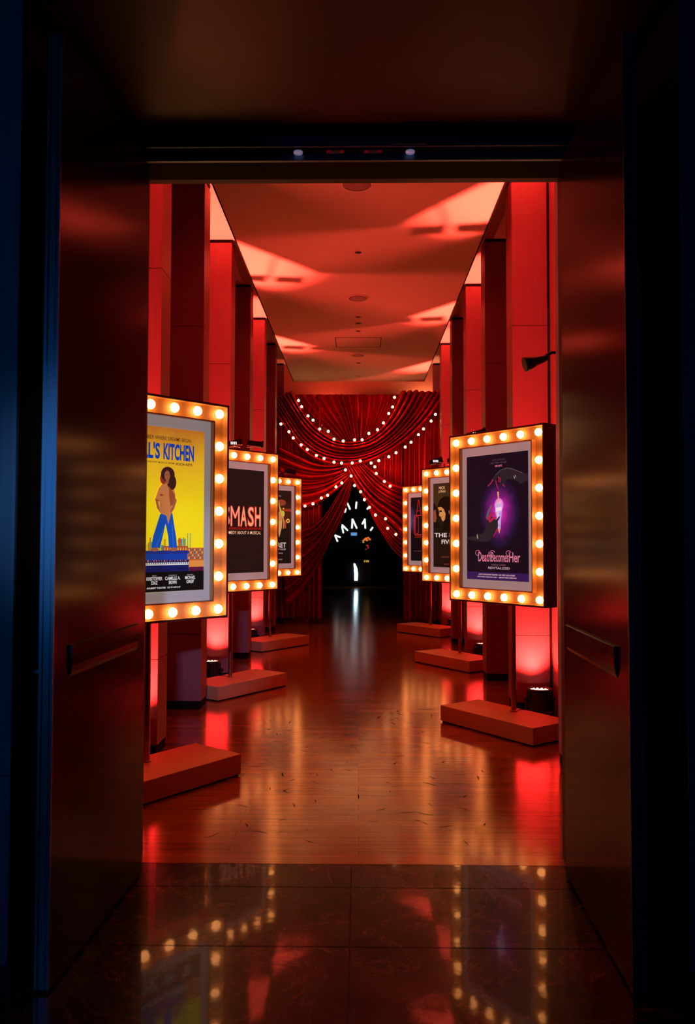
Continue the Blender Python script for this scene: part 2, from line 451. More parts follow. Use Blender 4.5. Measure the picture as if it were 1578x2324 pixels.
# ------------------------------------------------------------------ uplights
def make_can_meshes():
    b = MB()
    b.lathe([(0.0, 0.04), (0.075, 0.04), (0.088, 0.055), (0.10, 0.10), (0.10, 0.20), (0.106, 0.205), (0.106, 0.232), (0.098, 0.235), (0.094, 0.215), (0.0, 0.212)], (0, 0, 0), m_black, 28)
    for k in range(12):
        a = 2 * PI * k / 12; c = (math.cos(a) * 0.102, math.sin(a) * 0.102, 0.15)
        b.obox(c, (0.006 * math.cos(a), 0.006 * math.sin(a), 0), (-0.004 * math.sin(a), 0.004 * math.cos(a), 0), (0, 0, 0.045), m_black)
    body = b.mesh('can_body')
    b = MB()
    for x in (-0.118, 0.118):
        b.box(x - 0.004, x + 0.004, -0.015, 0.015, 0.004, 0.15, m_black); b.lathe([(0, -0.012), (0.014, -0.012), (0.014, 0.012), (0, 0.012)], (x, 0, 0.14), m_black, 12, axis='x')
    b.box(-0.122, 0.122, -0.045, 0.045, 0.0, 0.008, m_black)
    yoke = b.mesh('can_yoke')
    b = MB()
    for (r, n) in ((0.0, 1), (0.035, 6), (0.07, 12)):
        for k in range(n):
            a = 2 * PI * k / n; c = (r * math.cos(a), r * math.sin(a), 0.213)
            b.lathe([(0.011, 0), (0.011, 0.006), (0.006, 0.011), (0.0, 0.012)], c, m_led, 10)
    lens = b.mesh('can_lens')
    return body, yoke, lens
CANM = make_can_meshes()
def can(x, y, label, side, rz=0.0):
    r = empty('uplight', (x, y, 0), rz); tag(r, label, 'stage light', 'floor uplights in front of the piers')
    for nm, me in zip(('can_body', 'yoke', 'led_lens'), CANM): link(nm, me, r)
    b = MB(); b.tube([(side * 0.03, -0.07, 0.06), (side * 0.0, -0.16, 0.02), (-side * 0.12, -0.17, 0.006), (-side * 0.22, -0.10, 0.006)], 0.005, m_cord, 6); b.build('cable', r)
    lamp('narrow_beam', 'SPOT', (0, 0, 0.236), CAN_NARROW, CAN_COLOR, (side * -0.24, -0.34, 4.4), r, 0.07, math.radians(31), 1.0)
    lamp('wide_beam', 'SPOT', (0, 0, 0.236), CAN_WIDE, CAN_COLOR, (-side * 0.25, 0.15, 2.0), r, 0.05, math.radians(112), 1.0)
    return r
can(1.56, 6.95, 'black LED uplight on the floor behind the purple poster stand, lens glowing red', 1)
can(-1.59, 5.42, 'black LED uplight mostly hidden by the left door leaf', -1)
can(-1.57, 8.475, 'black LED uplight on the floor behind the base of the red-lettered poster stand', -1)
can(-1.57, 11.535, 'black LED uplight on the floor behind the farthest left poster stand', -1)
can(1.55, 10.005, 'black LED uplight behind the middle right poster stand, half hidden by a dark pier', 1)
can(1.56, 13.06, 'black LED uplight behind the farthest right poster stand', 1)

# ------------------------------------------------------------------ text to mesh
_tc = {}
def text_mesh(s, bold=0.0):
    key = (s, bold)
    if key in _tc: return _tc[key]
    cu = bpy.data.curves.new('t', 'FONT'); cu.body = s; cu.offset = bold; cu.size = 1; cu.resolution_u = 3
    o = bpy.data.objects.new('t', cu); COL.objects.link(o)
    dg = bpy.context.evaluated_depsgraph_get(); dg.update()
    me = bpy.data.meshes.new_from_object(o.evaluated_get(dg))
    vs = [(v.co.x, v.co.y) for v in me.vertices]; fs = [tuple(p.vertices) for p in me.polygons]
    bpy.data.objects.remove(o); bpy.data.curves.remove(cu); bpy.data.meshes.remove(me)
    _tc[key] = (vs, fs); return _tc[key]


class Poster(MB):
    Y = 0.0312
    def y(s, l): return s.Y - 0.0005 * l
    def poly(s, pts, m, l): s.add([(x, s.y(l), z) for x, z in pts], [tuple(range(len(pts)))], m)
    def rect(s, x0, x1, z0, z1, m, l): s.poly([(x0, z0), (x1, z0), (x1, z1), (x0, z1)], m, l)
    def ell(s, cx, cz, rx, rz, m, l, n=20): s.poly([(cx + rx * math.cos(2 * PI * k / n), cz + rz * math.sin(2 * PI * k / n)) for k in range(n)], m, l)
    def text(s, t, x0, x1, z0, z1, m, l, bold=0.0, by_height=True):
        vs, fs = text_mesh(t, bold)
        ax, bx_ = min(p[0] for p in vs), max(p[0] for p in vs); az, bz = min(p[1] for p in vs), max(p[1] for p in vs)
        s.add([(x0 + (p[0] - ax) / (bx_ - ax) * (x1 - x0), s.y(l), z0 + (p[1] - az) / (bz - az) * (z1 - z0)) for p in vs], fs, m)
    def stroke(s, pts, w, m, l):
        pts = [Vector(p) for p in pts]; A = []; B = []
        for i, p in enumerate(pts):
            d = (pts[min(i + 1, len(pts) - 1)] - pts[max(i - 1, 0)]).normalized(); nn = Vector((-d.y, d.x))
            ww = (w[i] if isinstance(w, (list, tuple)) else w) / 2
            A.append(p + nn * ww); B.append(p - nn * ww)
        vs = [(q.x, s.y(l), q.y) for q in A + B]; n = len(pts)
        s.add(vs, [(i, i + 1, n + i + 1, n + i) for i in range(n - 1)], m)
        for p, ww in ((pts[0], w[0] if isinstance(w, (list, tuple)) else w), (pts[-1], w[-1] if isinstance(w, (list, tuple)) else w)):
            s.ell(p.x, p.y, ww / 2, ww / 2, m, l - 0.1, 12)


_pm = {}
def ink(c, rough=0.4):
    k = tuple(c)
    if k not in _pm: _pm[k] = mat('ink_%d' % len(_pm), c, rough, spec=0.3, emit=c, es=0.75)  # each ink emits its own colour, so brightness is painted in
    return _pm[k]
K = ink((0.006, 0.005, 0.005)); WH = ink((0.75, 0.73, 0.70))
PX, PZ0, PZ1 = 0.336, 1.178, 2.224

SELF_GLOW = 0.75  # added emission that brightens the prints; no lamp stands behind them
def self_lit(m, c):
    L(m, c, P(m).inputs['Base Color']); L(m, c, P(m).inputs['Emission Color']); P(m).inputs['Emission Strength'].default_value = SELF_GLOW

def gradient_ink(name, stops, axis=2, lo=0.0, hi=1.0, nz=0.15, scale=4):
    m = mat(name, (1, 1, 1), 0.4, spec=0.3)
    tc = N(m, 'ShaderNodeTexCoord'); sp = N(m, 'ShaderNodeSeparateXYZ'); L(m, tc.outputs['Object'], sp.inputs[0])
    f = mth(m, 'DIVIDE', mth(m, 'SUBTRACT', sp.outputs[axis], lo), hi - lo)
    nn = noise_tex(m, tc.outputs['Object'], scale, 4, 0.6)
    f = mth(m, 'ADD', f, mth(m, 'MULTIPLY', mth(m, 'SUBTRACT', nn, 0.5), nz * 2))
    self_lit(m, ramp(m, f, stops)); return m

def radial_ink(name, cx, cz, rx, rz, stops, nz=0.2, scale=6):
    m = mat(name, (1, 1, 1), 0.4, spec=0.3)
    tc = N(m, 'ShaderNodeTexCoord'); sp = N(m, 'ShaderNodeSeparateXYZ'); L(m, tc.outputs['Object'], sp.inputs[0])
    dx = mth(m, 'DIVIDE', mth(m, 'SUBTRACT', sp.outputs[0], cx), rx); dz = mth(m, 'DIVIDE', mth(m, 'SUBTRACT', sp.outputs[2], cz), rz)
    d = mth(m, 'SQRT', mth(m, 'ADD', mth(m, 'MULTIPLY', dx, dx), mth(m, 'MULTIPLY', dz, dz)))
    nn = noise_tex(m, tc.outputs['Object'], scale, 5, 0.65, 0.8)
    d = mth(m, 'ADD', d, mth(m, 'MULTIPLY', mth(m, 'SUBTRACT', nn, 0.5), nz * 2))
    self_lit(m, ramp(m, d, stops)); return m


def poster_yellow():
    p = Poster()
    bg = gradient_ink('print_yellow', [(0.0, (0.95, 0.74, 0.01)), (0.45, (0.95, 0.74, 0.01)), (0.78, (0.86, 0.48, 0.02)), (1.0, (0.55, 0.18, 0.02))], 2, 1.3, 2.224, 0.10, 5)
    p.box(-PX, PX, p.Y, 0.0338, PZ0, PZ1, bg)
    BL = ink((0.006, 0.05, 0.42)); DK = ink((0.03, 0.015, 0.01))
    p.text('REMEMBER WHERE DREAMS BEGIN.', -0.18, 0.232, 2.142, 2.166, DK, 1, 0.005)
    p.text("HELL'S", -0.228, -0.010, 2.018, 2.124, BL, 1, 0.035); p.text('KITCHEN', 0.016, 0.252, 2.018, 2.124, BL, 1, 0.035)
    p.text('A NEW BROADWAY MUSICAL FROM', -0.185, 0.098, 1.992, 2.003, DK, 1, 0.01); p.text('ALICIA KEYS', 0.108, 0.24, 1.988, 2.005, DK, 1, 0.02)
    # city outline
    rr = random.Random(5)
    cols = [(0.5, 0.3, 0.02), (0.1, 0.35, 0.25), (0.6, 0.35, 0.02), (0.03, 0.3, 0.35), (0.75, 0.45, 0.02), (0.35, 0.2, 0.03)]
    x = -PX + 0.004
    while x < 0.20:
        wd = rr.uniform(0.006, 0.02); p.rect(x, x + wd, 1.42, 1.455 + rr.uniform(0, 0.07), ink(rr.choice(cols)), 1); x += wd + rr.uniform(0, 0.006)
    p.rect(0.155, 0.163, 1.45, 1.51, ink((0.03, 0.3, 0.35)), 1); p.rect(0.205, 0.211, 1.45, 1.55, ink((0.02, 0.35, 0.35)), 1); p.rect(0.226, 0.232, 1.45, 1.55, ink((0.02, 0.35, 0.35)), 1)
    p.ell(0.145, 1.50, 0.013, 0.016, ink((0.5, 0.04, 0.02)), 1); p.rect(0.135, 0.155, 1.46, 1.50, ink((0.5, 0.04, 0.02)), 1)
    BR = ink((0.42, 0.09, 0.02)); p.rect(0.02, 0.21, 1.43, 1.467, BR, 2); p.rect(0.205, PX, 1.37, 1.455, ink((0.50, 0.12, 0.03)), 3)
    for i in range(8):
        for j in range(4): p.rect(0.215 + i * 0.015, 0.223 + i * 0.015, 1.382 + j * 0.018, 1.393 + j * 0.018, ink((0.05, 0.10, 0.16)) if (i + j) % 3 else ink((0.8, 0.5, 0.15)), 4)
    for i in range(9): p.rect(0.03 + i * 0.02, 0.037 + i * 0.02, 1.44, 1.456, ink((0.85, 0.45, 0.1)), 3)
    # upright piano
    PB = ink((0.01, 0.05, 0.35)); PN = ink((0.008, 0.012, 0.10))
    p.rect(-PX, 0.205, 1.375, 1.432, PB, 5); p.rect(-PX, 0.215, 1.418, 1.437, ink((0.015, 0.03, 0.22)), 6)
    p.rect(-PX, 0.22, 1.30, 1.378, PN, 5); p.rect(-PX, 0.215, 1.345, 1.362, WH, 6)
    for i in range(34): p.rect(-0.325 + i * 0.016, -0.319 + i * 0.016, 1.350, 1.362, K, 7)
    for i in range(26): p.rect(-0.32 + i * 0.02 + rr.uniform(0, 0.01), -0.312 + i * 0.02 + rr.uniform(0, 0.01), 1.368, 1.378, ink((0.6, 0.15, 0.05)), 7)
    p.rect(0.215, PX, 1.325, 1.372, ink((0.75, 0.28, 0.05)), 5); p.rect(0.22, PX, 1.30, 1.33, ink((0.10, 0.01, 0.04)), 6)
    # standing person in an orange shirt and blue trousers (plain figure)
    SK = ink((0.34, 0.12, 0.05)); SH = ink((0.58, 0.20, 0.06)); SD = ink((0.33, 0.07, 0.03)); TR = ink((0.008, 0.08, 0.45)); HR = ink((0.05, 0.012, 0.012))
    p.poly([(-0.005, 1.67), (0.085, 1.68), (0.10, 1.60), (0.115, 1.53), (0.125, 1.455), (0.062, 1.455), (0.055, 1.53), (0.035, 1.61), (0.015, 1.53), (-0.005, 1.455), (-0.07, 1.455), (-0.055, 1.53), (-0.03, 1.60)], TR, 8)
    p.stroke([(0.03, 1.60), (-0.0, 1.53), (-0.035, 1.46)], 0.006, ink((0.02, 0.14, 0.6)), 9); p.stroke([(0.085, 1.60), (0.09, 1.53), (0.095, 1.46)], 0.006, ink((0.02, 0.14, 0.6)), 9)
    p.ell(-0.045, 1.445, 0.03, 0.012, SK, 9); p.ell(0.098, 1.445, 0.03, 0.012, SK, 9)
    p.poly([(0.03, 1.885), (0.015, 1.87), (-0.02, 1.83), (-0.045, 1.76), (-0.015, 1.75), (-0.012, 1.69), (0.0, 1.672), (0.04, 1.66), (0.055, 1.605), (0.075, 1.67), (0.095, 1.70), (0.11, 1.76), (0.105, 1.80), (0.09, 1.85), (0.065, 1.885)], SH, 9)
    p.poly([(0.055, 1.85), (0.10, 1.80), (0.11, 1.75), (0.07, 1.72), (0.06, 1.78)], SD, 10); p.ell(0.002, 1.79, 0.014, 0.007, SD, 10); p.stroke([(-0.045, 1.762), (-0.015, 1.752)], 0.006, SD, 10)
    p.stroke([(-0.032, 1.755), (-0.022, 1.71), (0.0, 1.68)], [0.022, 0.018, 0.014], SK, 8.5)
    p.stroke([(0.105, 1.76), (0.09, 1.71), (0.075, 1.69)], [0.022, 0.018, 0.014], SK, 10.5)
    p.ell(0.048, 1.925, 0.052, 0.048, HR, 9.5); p.ell(0.078, 1.875, 0.035, 0.05, HR, 9.6); p.ell(0.015, 1.895, 0.025, 0.035, ink((0.30, 0.03, 0.02)), 9.4)
    p.ell(0.043, 1.915, 0.021, 0.033, SK, 11); p.rect(0.034, 0.055, 1.865, 1.89, SK, 10.8); p.ell(0.046, 1.90, 0.006, 0.003, SD, 12)
    for ex in (0.036, 0.051): p.ell(ex, 1.921, 0.004, 0.002, K, 12)
    p.rect(-PX, PX, PZ0, 1.303, K, 8)
    for t1, t2, t0, cx in (('KRISTOFFER', 'DIAZ', 'BOOK BY', -0.043), ('CAMILLE A.', 'BROWN', 'CHOREOGRAPHY BY', 0.093), ('MICHAEL', 'GREIF', 'DIRECTED BY', 0.228), ('ALICIA', 'KEYS', 'MUSIC & LYRICS BY', -0.19)):
        w1 = len(t1) * 0.0058; w2 = len(t2) * 0.0058; w0 = len(t0) * 0.0022
        p.text(t1, cx - w1, cx + w1, 1.250, 1.272, WH, 9, 0.02); p.text(t2, cx - w2, cx + w2, 1.224, 1.246, WH, 9, 0.02); p.text(t0, cx - w0, cx + w0, 1.277, 1.282, WH, 9)
    p.text('SHUBERT THEATRE', -0.098, 0.04, 1.197, 1.208, WH, 9, 0.03); p.text('225 W 44TH ST', 0.052, 0.153, 1.198, 1.208, WH, 9, 0.02); p.ell(-0.112, 1.203, 0.004, 0.008, WH, 9)
    return p.mesh('poster_print')


def poster_purple():
    p = Poster()
    bg = radial_ink('print_purple', 0.03, 1.735, 0.22, 0.30, [(0.0, (0.95, 0.30, 0.90)), (0.22, (0.50, 0.03, 0.42)), (0.5, (0.17, 0.012, 0.20)), (0.78, (0.02, 0.008, 0.05)), (1.0, (0.007, 0.004, 0.012))], 0.22, 9)
    p.box(-PX, PX, p.Y, 0.0338, PZ0, PZ1, bg)
    GR = ink((0.30, 0.24, 0.26)); PK = ink((0.72, 0.22, 0.34)); PL = ink((0.85, 0.62, 0.66))
    p.text("LIFE'S A BITCH", -0.045, 0.095, 2.168, 2.183, ink((0.10, 0.07, 0.09)), 1); p.text('AND THEN YOU DIE.', -0.065, 0.117, 2.143, 2.158, ink((0.12, 0.08, 0.10)), 1); p.text('OR NOT.', -0.013, 0.068, 2.116, 2.132, PK, 1, 0.03)
    HS = ink((0.022, 0.018, 0.024)); HM = ink((0.45, 0.02, 0.08)); HL = ink((0.10, 0.07, 0.08))
    # upper hand with the forearm entering from the right
    p.poly([(PX, 1.99), (PX, 2.035), (0.25, 2.06), (0.17, 2.10), (0.10, 2.105), (0.04, 2.085), (-0.01, 2.05), (0.01, 2.03), (0.06, 2.045), (0.05, 2.0), (0.09, 1.99), (0.13, 2.01), (0.20, 2.0), (0.26, 1.96)], HS, 2)
    p.stroke([(0.03, 2.06), (-0.03, 2.02), (-0.06, 1.985), (-0.095, 1.965)], [0.03, 0.022, 0.017, 0.011], HS, 3); p.stroke([(-0.035, 2.01), (-0.062, 1.98), (-0.092, 1.962)], [0.01, 0.008, 0.005], HM, 4)
    p.stroke([(0.04, 2.07), (-0.01, 2.02), (0.0, 1.97), (0.02, 1.925)], [0.03, 0.022, 0.018, 0.012], HS, 3); p.stroke([(-0.002, 2.0), (0.006, 1.965), (0.021, 1.93)], [0.008, 0.008, 0.006], HM, 4)
    p.stroke([(0.07, 2.06), (0.04, 2.01), (0.055, 1.97), (0.035, 1.93)], [0.03, 0.024, 0.018, 0.011], HS, 3); p.stroke([(0.025, 2.03), (0.045, 2.02), (0.05, 1.985), (0.028, 1.995), (0.03, 2.03)], 0.007, HM, 4)
    p.stroke([(0.10, 2.03), (0.09, 1.99), (0.06, 1.955)], [0.026, 0.02, 0.012], HS, 3); p.stroke([(0.075, 1.965), (0.095, 1.95)], [0.01, 0.006], HM, 4)
    p.stroke([(-0.005, 2.05), (0.05, 2.085), (0.12, 2.10), (0.18, 2.085), (0.28, 2.05)], 0.006, HL, 4)
    p.stroke([(0.19, 2.03), (0.20, 2.01)], 0.004, PL, 4); p.stroke([(0.205, 2.035), (0.21, 2.02)], 0.004, PL, 4)
    # glowing small bottle
    gl = radial_ink('print_glow', 0.03, 1.80, 0.075, 0.10, [(0.0, (1, 0.9, 1)), (0.5, (0.80, 0.25, 0.85)), (1.0, (0.45, 0.03, 0.40))], 0.1, 20)
    p.ell(0.03, 1.80, 0.05, 0.055, gl, 2, 28)
    p.poly([(0.012, 1.91), (0.032, 1.91), (0.030, 1.86), (0.040, 1.83), (0.022, 1.81), (0.018, 1.86)], ink((0.80, 0.40, 0.25)), 5)
    p.poly([(-0.01, 1.81), (0.055, 1.82), (0.060, 1.755), (0.052, 1.69), (0.045, 1.60), (0.02, 1.60), (0.008, 1.69), (-0.008, 1.75)], ink((0.62, 0.50, 0.85)), 3)
    p.poly([(-0.005, 1.775), (0.056, 1.785), (0.058, 1.755), (-0.005, 1.745)], ink((0.95, 0.88, 1.0)), 5); p.stroke([(0.018, 1.74), (0.025, 1.61)], 0.005, ink((0.9, 0.85, 1)), 5); p.stroke([(0.045, 1.74), (0.038, 1.61)], 0.004, ink((0.35, 0.15, 0.6)), 5)
    p.poly([(0.018, 1.602), (0.046, 1.602), (0.032, 1.562)], ink((0.75, 0.38, 0.12)), 5)
    # lower hand
    p.poly([(-PX, 1.515), (-PX, 1.535), (-0.23, 1.545), (-0.14, 1.575), (-0.11, 1.61), (-0.115, 1.68), (-0.10, 1.73), (-0.04, 1.70), (0.02, 1.66), (0.03, 1.63), (0.0, 1.59), (-0.04, 1.53), (-0.09, 1.50), (-0.16, 1.495), (-0.25, 1.505)], HS, 4)
    p.stroke([(-0.10, 1.70), (-0.085, 1.75), (-0.055, 1.795)], [0.028, 0.022, 0.012], ink((0.10, 0.12, 0.16)), 5); p.stroke([(-0.07, 1.72), (-0.06, 1.76), (-0.05, 1.795)], [0.008, 0.008, 0.006], HM, 6)
    p.stroke([(-0.09, 1.69), (-0.05, 1.72), (-0.02, 1.735)], [0.028, 0.02, 0.012], HM, 5.5); p.stroke([(-0.07, 1.67), (-0.03, 1.69), (0.0, 1.70)], [0.026, 0.02, 0.012], HM, 5.6)
    p.stroke([(-0.02, 1.63), (0.01, 1.67), (0.035, 1.70)], [0.026, 0.022, 0.012], HS, 6.5); p.stroke([(-0.03, 1.54), (0.0, 1.585), (0.02, 1.62)], [0.006, 0.009, 0.006], HM, 7)
    p.stroke([(-0.215, 1.555), (-0.21, 1.525)], 0.008, ink((0.7, 0.4, 0.3)), 6)
    # title lettering with curls
    p.text('Death', -0.205, -0.063, 1.330, 1.412, PK, 3, 0.012); p.text('Becomes', -0.058, 0.128, 1.330, 1.412, PK, 3, 0.012); p.text('Her', 0.135, 0.252, 1.330, 1.412, PK, 3, 0.012)
    for cx in (-0.21, -0.045, 0.13):
        p.stroke([(cx + 0.028 * math.cos(a) * (1 - 0.1 * a / 3), 1.402 + 0.022 * math.sin(a)) for a in [0.3 + i * 0.35 for i in range(16)]], 0.0045, PK, 3.2)
    p.text('MUSICAL COMEDY', -0.055, 0.10, 1.300, 1.311, ink((0.35, 0.18, 0.22)), 3); p.text('REVITALIZED', -0.092, 0.142, 1.270, 1.289, PL, 3)
    p.rect(-PX, PX, PZ0, 1.243, ink((0.035, 0.012, 0.10)), 3)
    p.text('LUNT-FONTANNE THEATRE \u2022 205 WEST 46TH STREET', -0.20, 0.20, 1.217, 1.229, PL, 4, 0.02); p.text('DEATHBECOMESHER.COM  \u2022  @DEATHBECOMESHER', -0.215, 0.215, 1.196, 1.208, PL, 4, 0.02)
    return p.mesh('poster_print')


def poster_smash():
    p = Poster(); p.box(-PX, PX, p.Y, 0.0338, PZ0, PZ1, ink((0.014, 0.008, 0.007)))
    RD = ink((0.45, 0.02, 0.012)); OR = ink((0.95, 0.42, 0.24))
    x = -0.232; ws = [0.112, 0.125, 0.100, 0.097, 0.094]
    for ch, wd in zip('SMASH', ws):
        if ch == 'M':
            xl, xr = x + 0.010, x + wd - 0.016; xm = (xl + xr) / 2
            for w_, mm, l_ in ((0.030, RD, 1), (0.016, OR, 2)):
                for q in ([(xl, 1.656), (xl, 1.840)], [(xr, 1.656), (xr, 1.840)], [(xl, 1.838), (xm, 1.735)], [(xm, 1.735), (xr, 1.838)]): p.stroke(q, w_, mm, l_)
        else:
            p.text(ch, x - 0.003, x + wd - 0.004, 1.641, 1.855, RD, 1, 0.055); p.text(ch, x + 0.006, x + wd - 0.012, 1.650, 1.846, OR, 2, 0.015)
        x += wd + 0.001
    p.rect(-0.25, 0.31, 1.615, 1.636, ink((0.22, 0.008, 0.006)), 1)
    p.text('A COMEDY ABOUT A MUSICAL', -0.235, 0.295, 1.567, 1.600, ink((0.88, 0.60, 0.40)), 1, 0.005)
    return p.mesh('poster_print')


def poster_dancer():
    p = Poster()
    bg = gradient_ink('print_dark_orange', [(0.0, (0.008, 0.006, 0.006)), (0.5, (0.012, 0.008, 0.006)), (0.66, (0.07, 0.015, 0.006)), (0.9, (0.02, 0.008, 0.005)), (1, (0.02, 0.01, 0.008))], 2, 1.178, 2.224, 0.12, 7)
    p.box(-PX, PX, p.Y, 0.0338, PZ0, PZ1, bg)
    AM = ink((0.75, 0.32, 0.05)); YG = ink((0.50, 0.52, 0.05)); SK = ink((0.55, 0.25, 0.08)); OG = ink((0.9, 0.5, 0.06))
    p.rect(0.0, PX, 1.93, 1.945, ink((0.45, 0.05, 0.02)), 1); p.rect(0.0, PX, 1.955, 1.96, ink((0.6, 0.12, 0.03)), 1)
    for x in (0.02, 0.11, 0.18): p.ell(x, 1.965, 0.012, 0.012, OG, 2)
    p.ell(0.14, 2.05, 0.09, 0.045, ink((0.25, 0.05, 0.02)), 1)
    p.ell(0.27, 1.79, 0.035, 0.032, OG, 2); p.ell(0.27, 1.79, 0.017, 0.016, ink((0.12, 0.04, 0.01)), 3)
    p.rect(0.19, 0.235, 1.68, 1.80, ink((0.30, 0.07, 0.015)), 1)
    p.stroke([(0.08, 2.08), (0.10, 2.0), (0.13, 1.92)], [0.02, 0.02, 0.035], YG, 3); p.ell(0.17, 1.89, 0.035, 0.045, YG, 3); p.ell(0.115, 1.85, 0.045, 0.08, SK, 2.5)
    p.poly([(0.06, 1.78), (0.16, 1.80), (0.15, 1.70), (0.12, 1.60), (0.10, 1.55), (0.085, 1.62), (0.06, 1.70)], ink((0.62, 0.36, 0.12)), 3); p.ell(0.07, 1.76, 0.02, 0.04, YG, 4)
    p.stroke([(0.17, 1.84), (0.19, 1.77), (0.175, 1.68)], [0.03, 0.024, 0.015], SK, 3.5)
    p.text('A LEGENDARY MUSICAL', -0.12, 0.135, 2.135, 2.155, ink((0.5, 0.42, 0.3)), 1)
    p.text('CABARET', -0.21, 0.235, 1.405, 1.478, WH, 3, 0.02); p.text('AT THE KIT KAT CLUB', -0.20, 0.225, 1.370, 1.393, WH, 3)
    p.text('NOW PLAYING', -0.12, 0.17, 1.315, 1.335, ink((0.45, 0.4, 0.35)), 3); p.text('ON BROADWAY', -0.12, 0.165, 1.225, 1.245, ink((0.5, 0.45, 0.4)), 3)
    return p.mesh('poster_print')


def poster_faces():
    p = Poster()
    bg = gradient_ink('print_dark_olive', [(0.0, (0.010, 0.006, 0.005)), (0.55, (0.012, 0.008, 0.005)), (0.8, (0.05, 0.03, 0.008)), (1.0, (0.035, 0.022, 0.008))], 2, 1.178, 2.224, 0.1, 6)
    p.box(-PX, PX, p.Y, 0.0338, PZ0, PZ1, bg)
    GD = ink((0.85, 0.55, 0.25)); DS = ink((0.005, 0.004, 0.003)); F1 = ink((0.62, 0.30, 0.08)); F2 = ink((0.25, 0.07, 0.03))
    for t, z in (('NICK', 2.148), ('JONAS', 2.098)): p.text(t, -0.235 if t == 'NICK' else -0.243, -0.128 if t == 'NICK' else -0.12, z, z + 0.038, GD, 2, 0.01)
    for t, z in (('ADRIENNE', 2.148), ('WARREN', 2.098)): p.text(t, 0.08 if t[0] == 'A' else 0.10, 0.26 if t[0] == 'A' else 0.24, z, z + 0.038, GD, 2, 0.01)
    p.poly([(-0.336, 1.66), (-0.336, 1.98), (-0.31, 1.97), (-0.27, 1.92), (-0.25, 1.85), (-0.27, 1.76), (-0.22, 1.68), (-0.2, 1.66)], DS, 1)
    p.poly([(-0.33, 1.88), (-0.295, 1.90), (-0.285, 1.83), (-0.275, 1.80), (-0.29, 1.74), (-0.33, 1.74)], F2, 2)
    p.poly([(-0.26, 1.94), (-0.22, 2.02), (-0.15, 2.06), (-0.05, 2.05), (0.03, 1.98), (0.06, 1.85), (0.10, 1.75), (0.2, 1.68), (0.2, 1.62), (-0.18, 1.62), (-0.15, 1.75), (-0.20, 1.85)], DS, 3)
    p.poly([(-0.255, 1.925), (-0.20, 1.93), (-0.15, 1.90), (-0.12, 1.84), (-0.13, 1.77), (-0.165, 1.745), (-0.19, 1.77), (-0.20, 1.80), (-0.235, 1.825), (-0.225, 1.86)], F1, 4)
    p.ell(-0.205, 1.875, 0.022, 0.012, DS, 5); p.stroke([(-0.20, 1.80), (-0.175, 1.805)], 0.008, F2, 5); p.ell(-0.05, 1.86, 0.014, 0.028, F1, 5)
    p.text('THE LAST', -0.315, 0.20, 1.550, 1.604, WH, 6, 0.02); p.text('FIVE YEARS', -0.19, 0.30, 1.466, 1.520, WH, 6, 0.02)
    p.text('JASON ROBERT BROWN', -0.20, 0.2, 1.29, 1.315, ink((0.30, 0.06, 0.03)), 6); p.text('WHITNEY WHITE', -0.15, 0.15, 1.205, 1.225, ink((0.28, 0.06, 0.03)), 6)
    return p.mesh('poster_print')


def poster_neon():
    p = Poster()
    bg = radial_ink('print_blue_beam', -0.30, 1.85, 0.12, 0.25, [(0.0, (0.05, 0.05, 0.14)), (0.8, (0.012, 0.008, 0.02)), (1, (0.006, 0.004, 0.005))], 0.1, 5)
    p.box(-PX, PX, p.Y, 0.0338, PZ0, PZ1, bg); NR = ink((0.75, 0.03, 0.025))
    def rr_(x0, x1, z0, z1, r):
        pts = []
        for cx, cz, a0 in ((x1 - r, z1 - r, 0), (x0 + r, z1 - r, 90), (x0 + r, z0 + r, 180), (x1 - r, z0 + r, 270)):
            pts += [(cx + r * math.cos(math.radians(a0 + t)), cz + r * math.sin(math.radians(a0 + t))) for t in (0, 30, 60, 90)]
        return pts + [pts[0]]
    p.stroke(rr_(-0.25, 0.20, 1.605, 1.925, 0.03), 0.010, NR, 2); p.stroke(rr_(-0.225, -0.15, 1.63, 1.90, 0.02), 0.007, NR, 2)
    p.stroke([(-0.20, 1.93), (-0.15, 2.18)], 0.007, NR, 2); p.stroke([(-0.14, 2.18), (-0.09, 1.93)], 0.007, NR, 2); p.stroke([(-0.17, 2.0), (-0.12, 2.0)], 0.007, NR, 2)
    p.rect(-0.24, 0.19, 1.55, 1.59, ink((0.12, 0.008, 0.008)), 1); p.rect(-0.28, 0.1, 1.335, 1.340, ink((0.2, 0.08, 0.06)), 1)
    return p.mesh('poster_print')


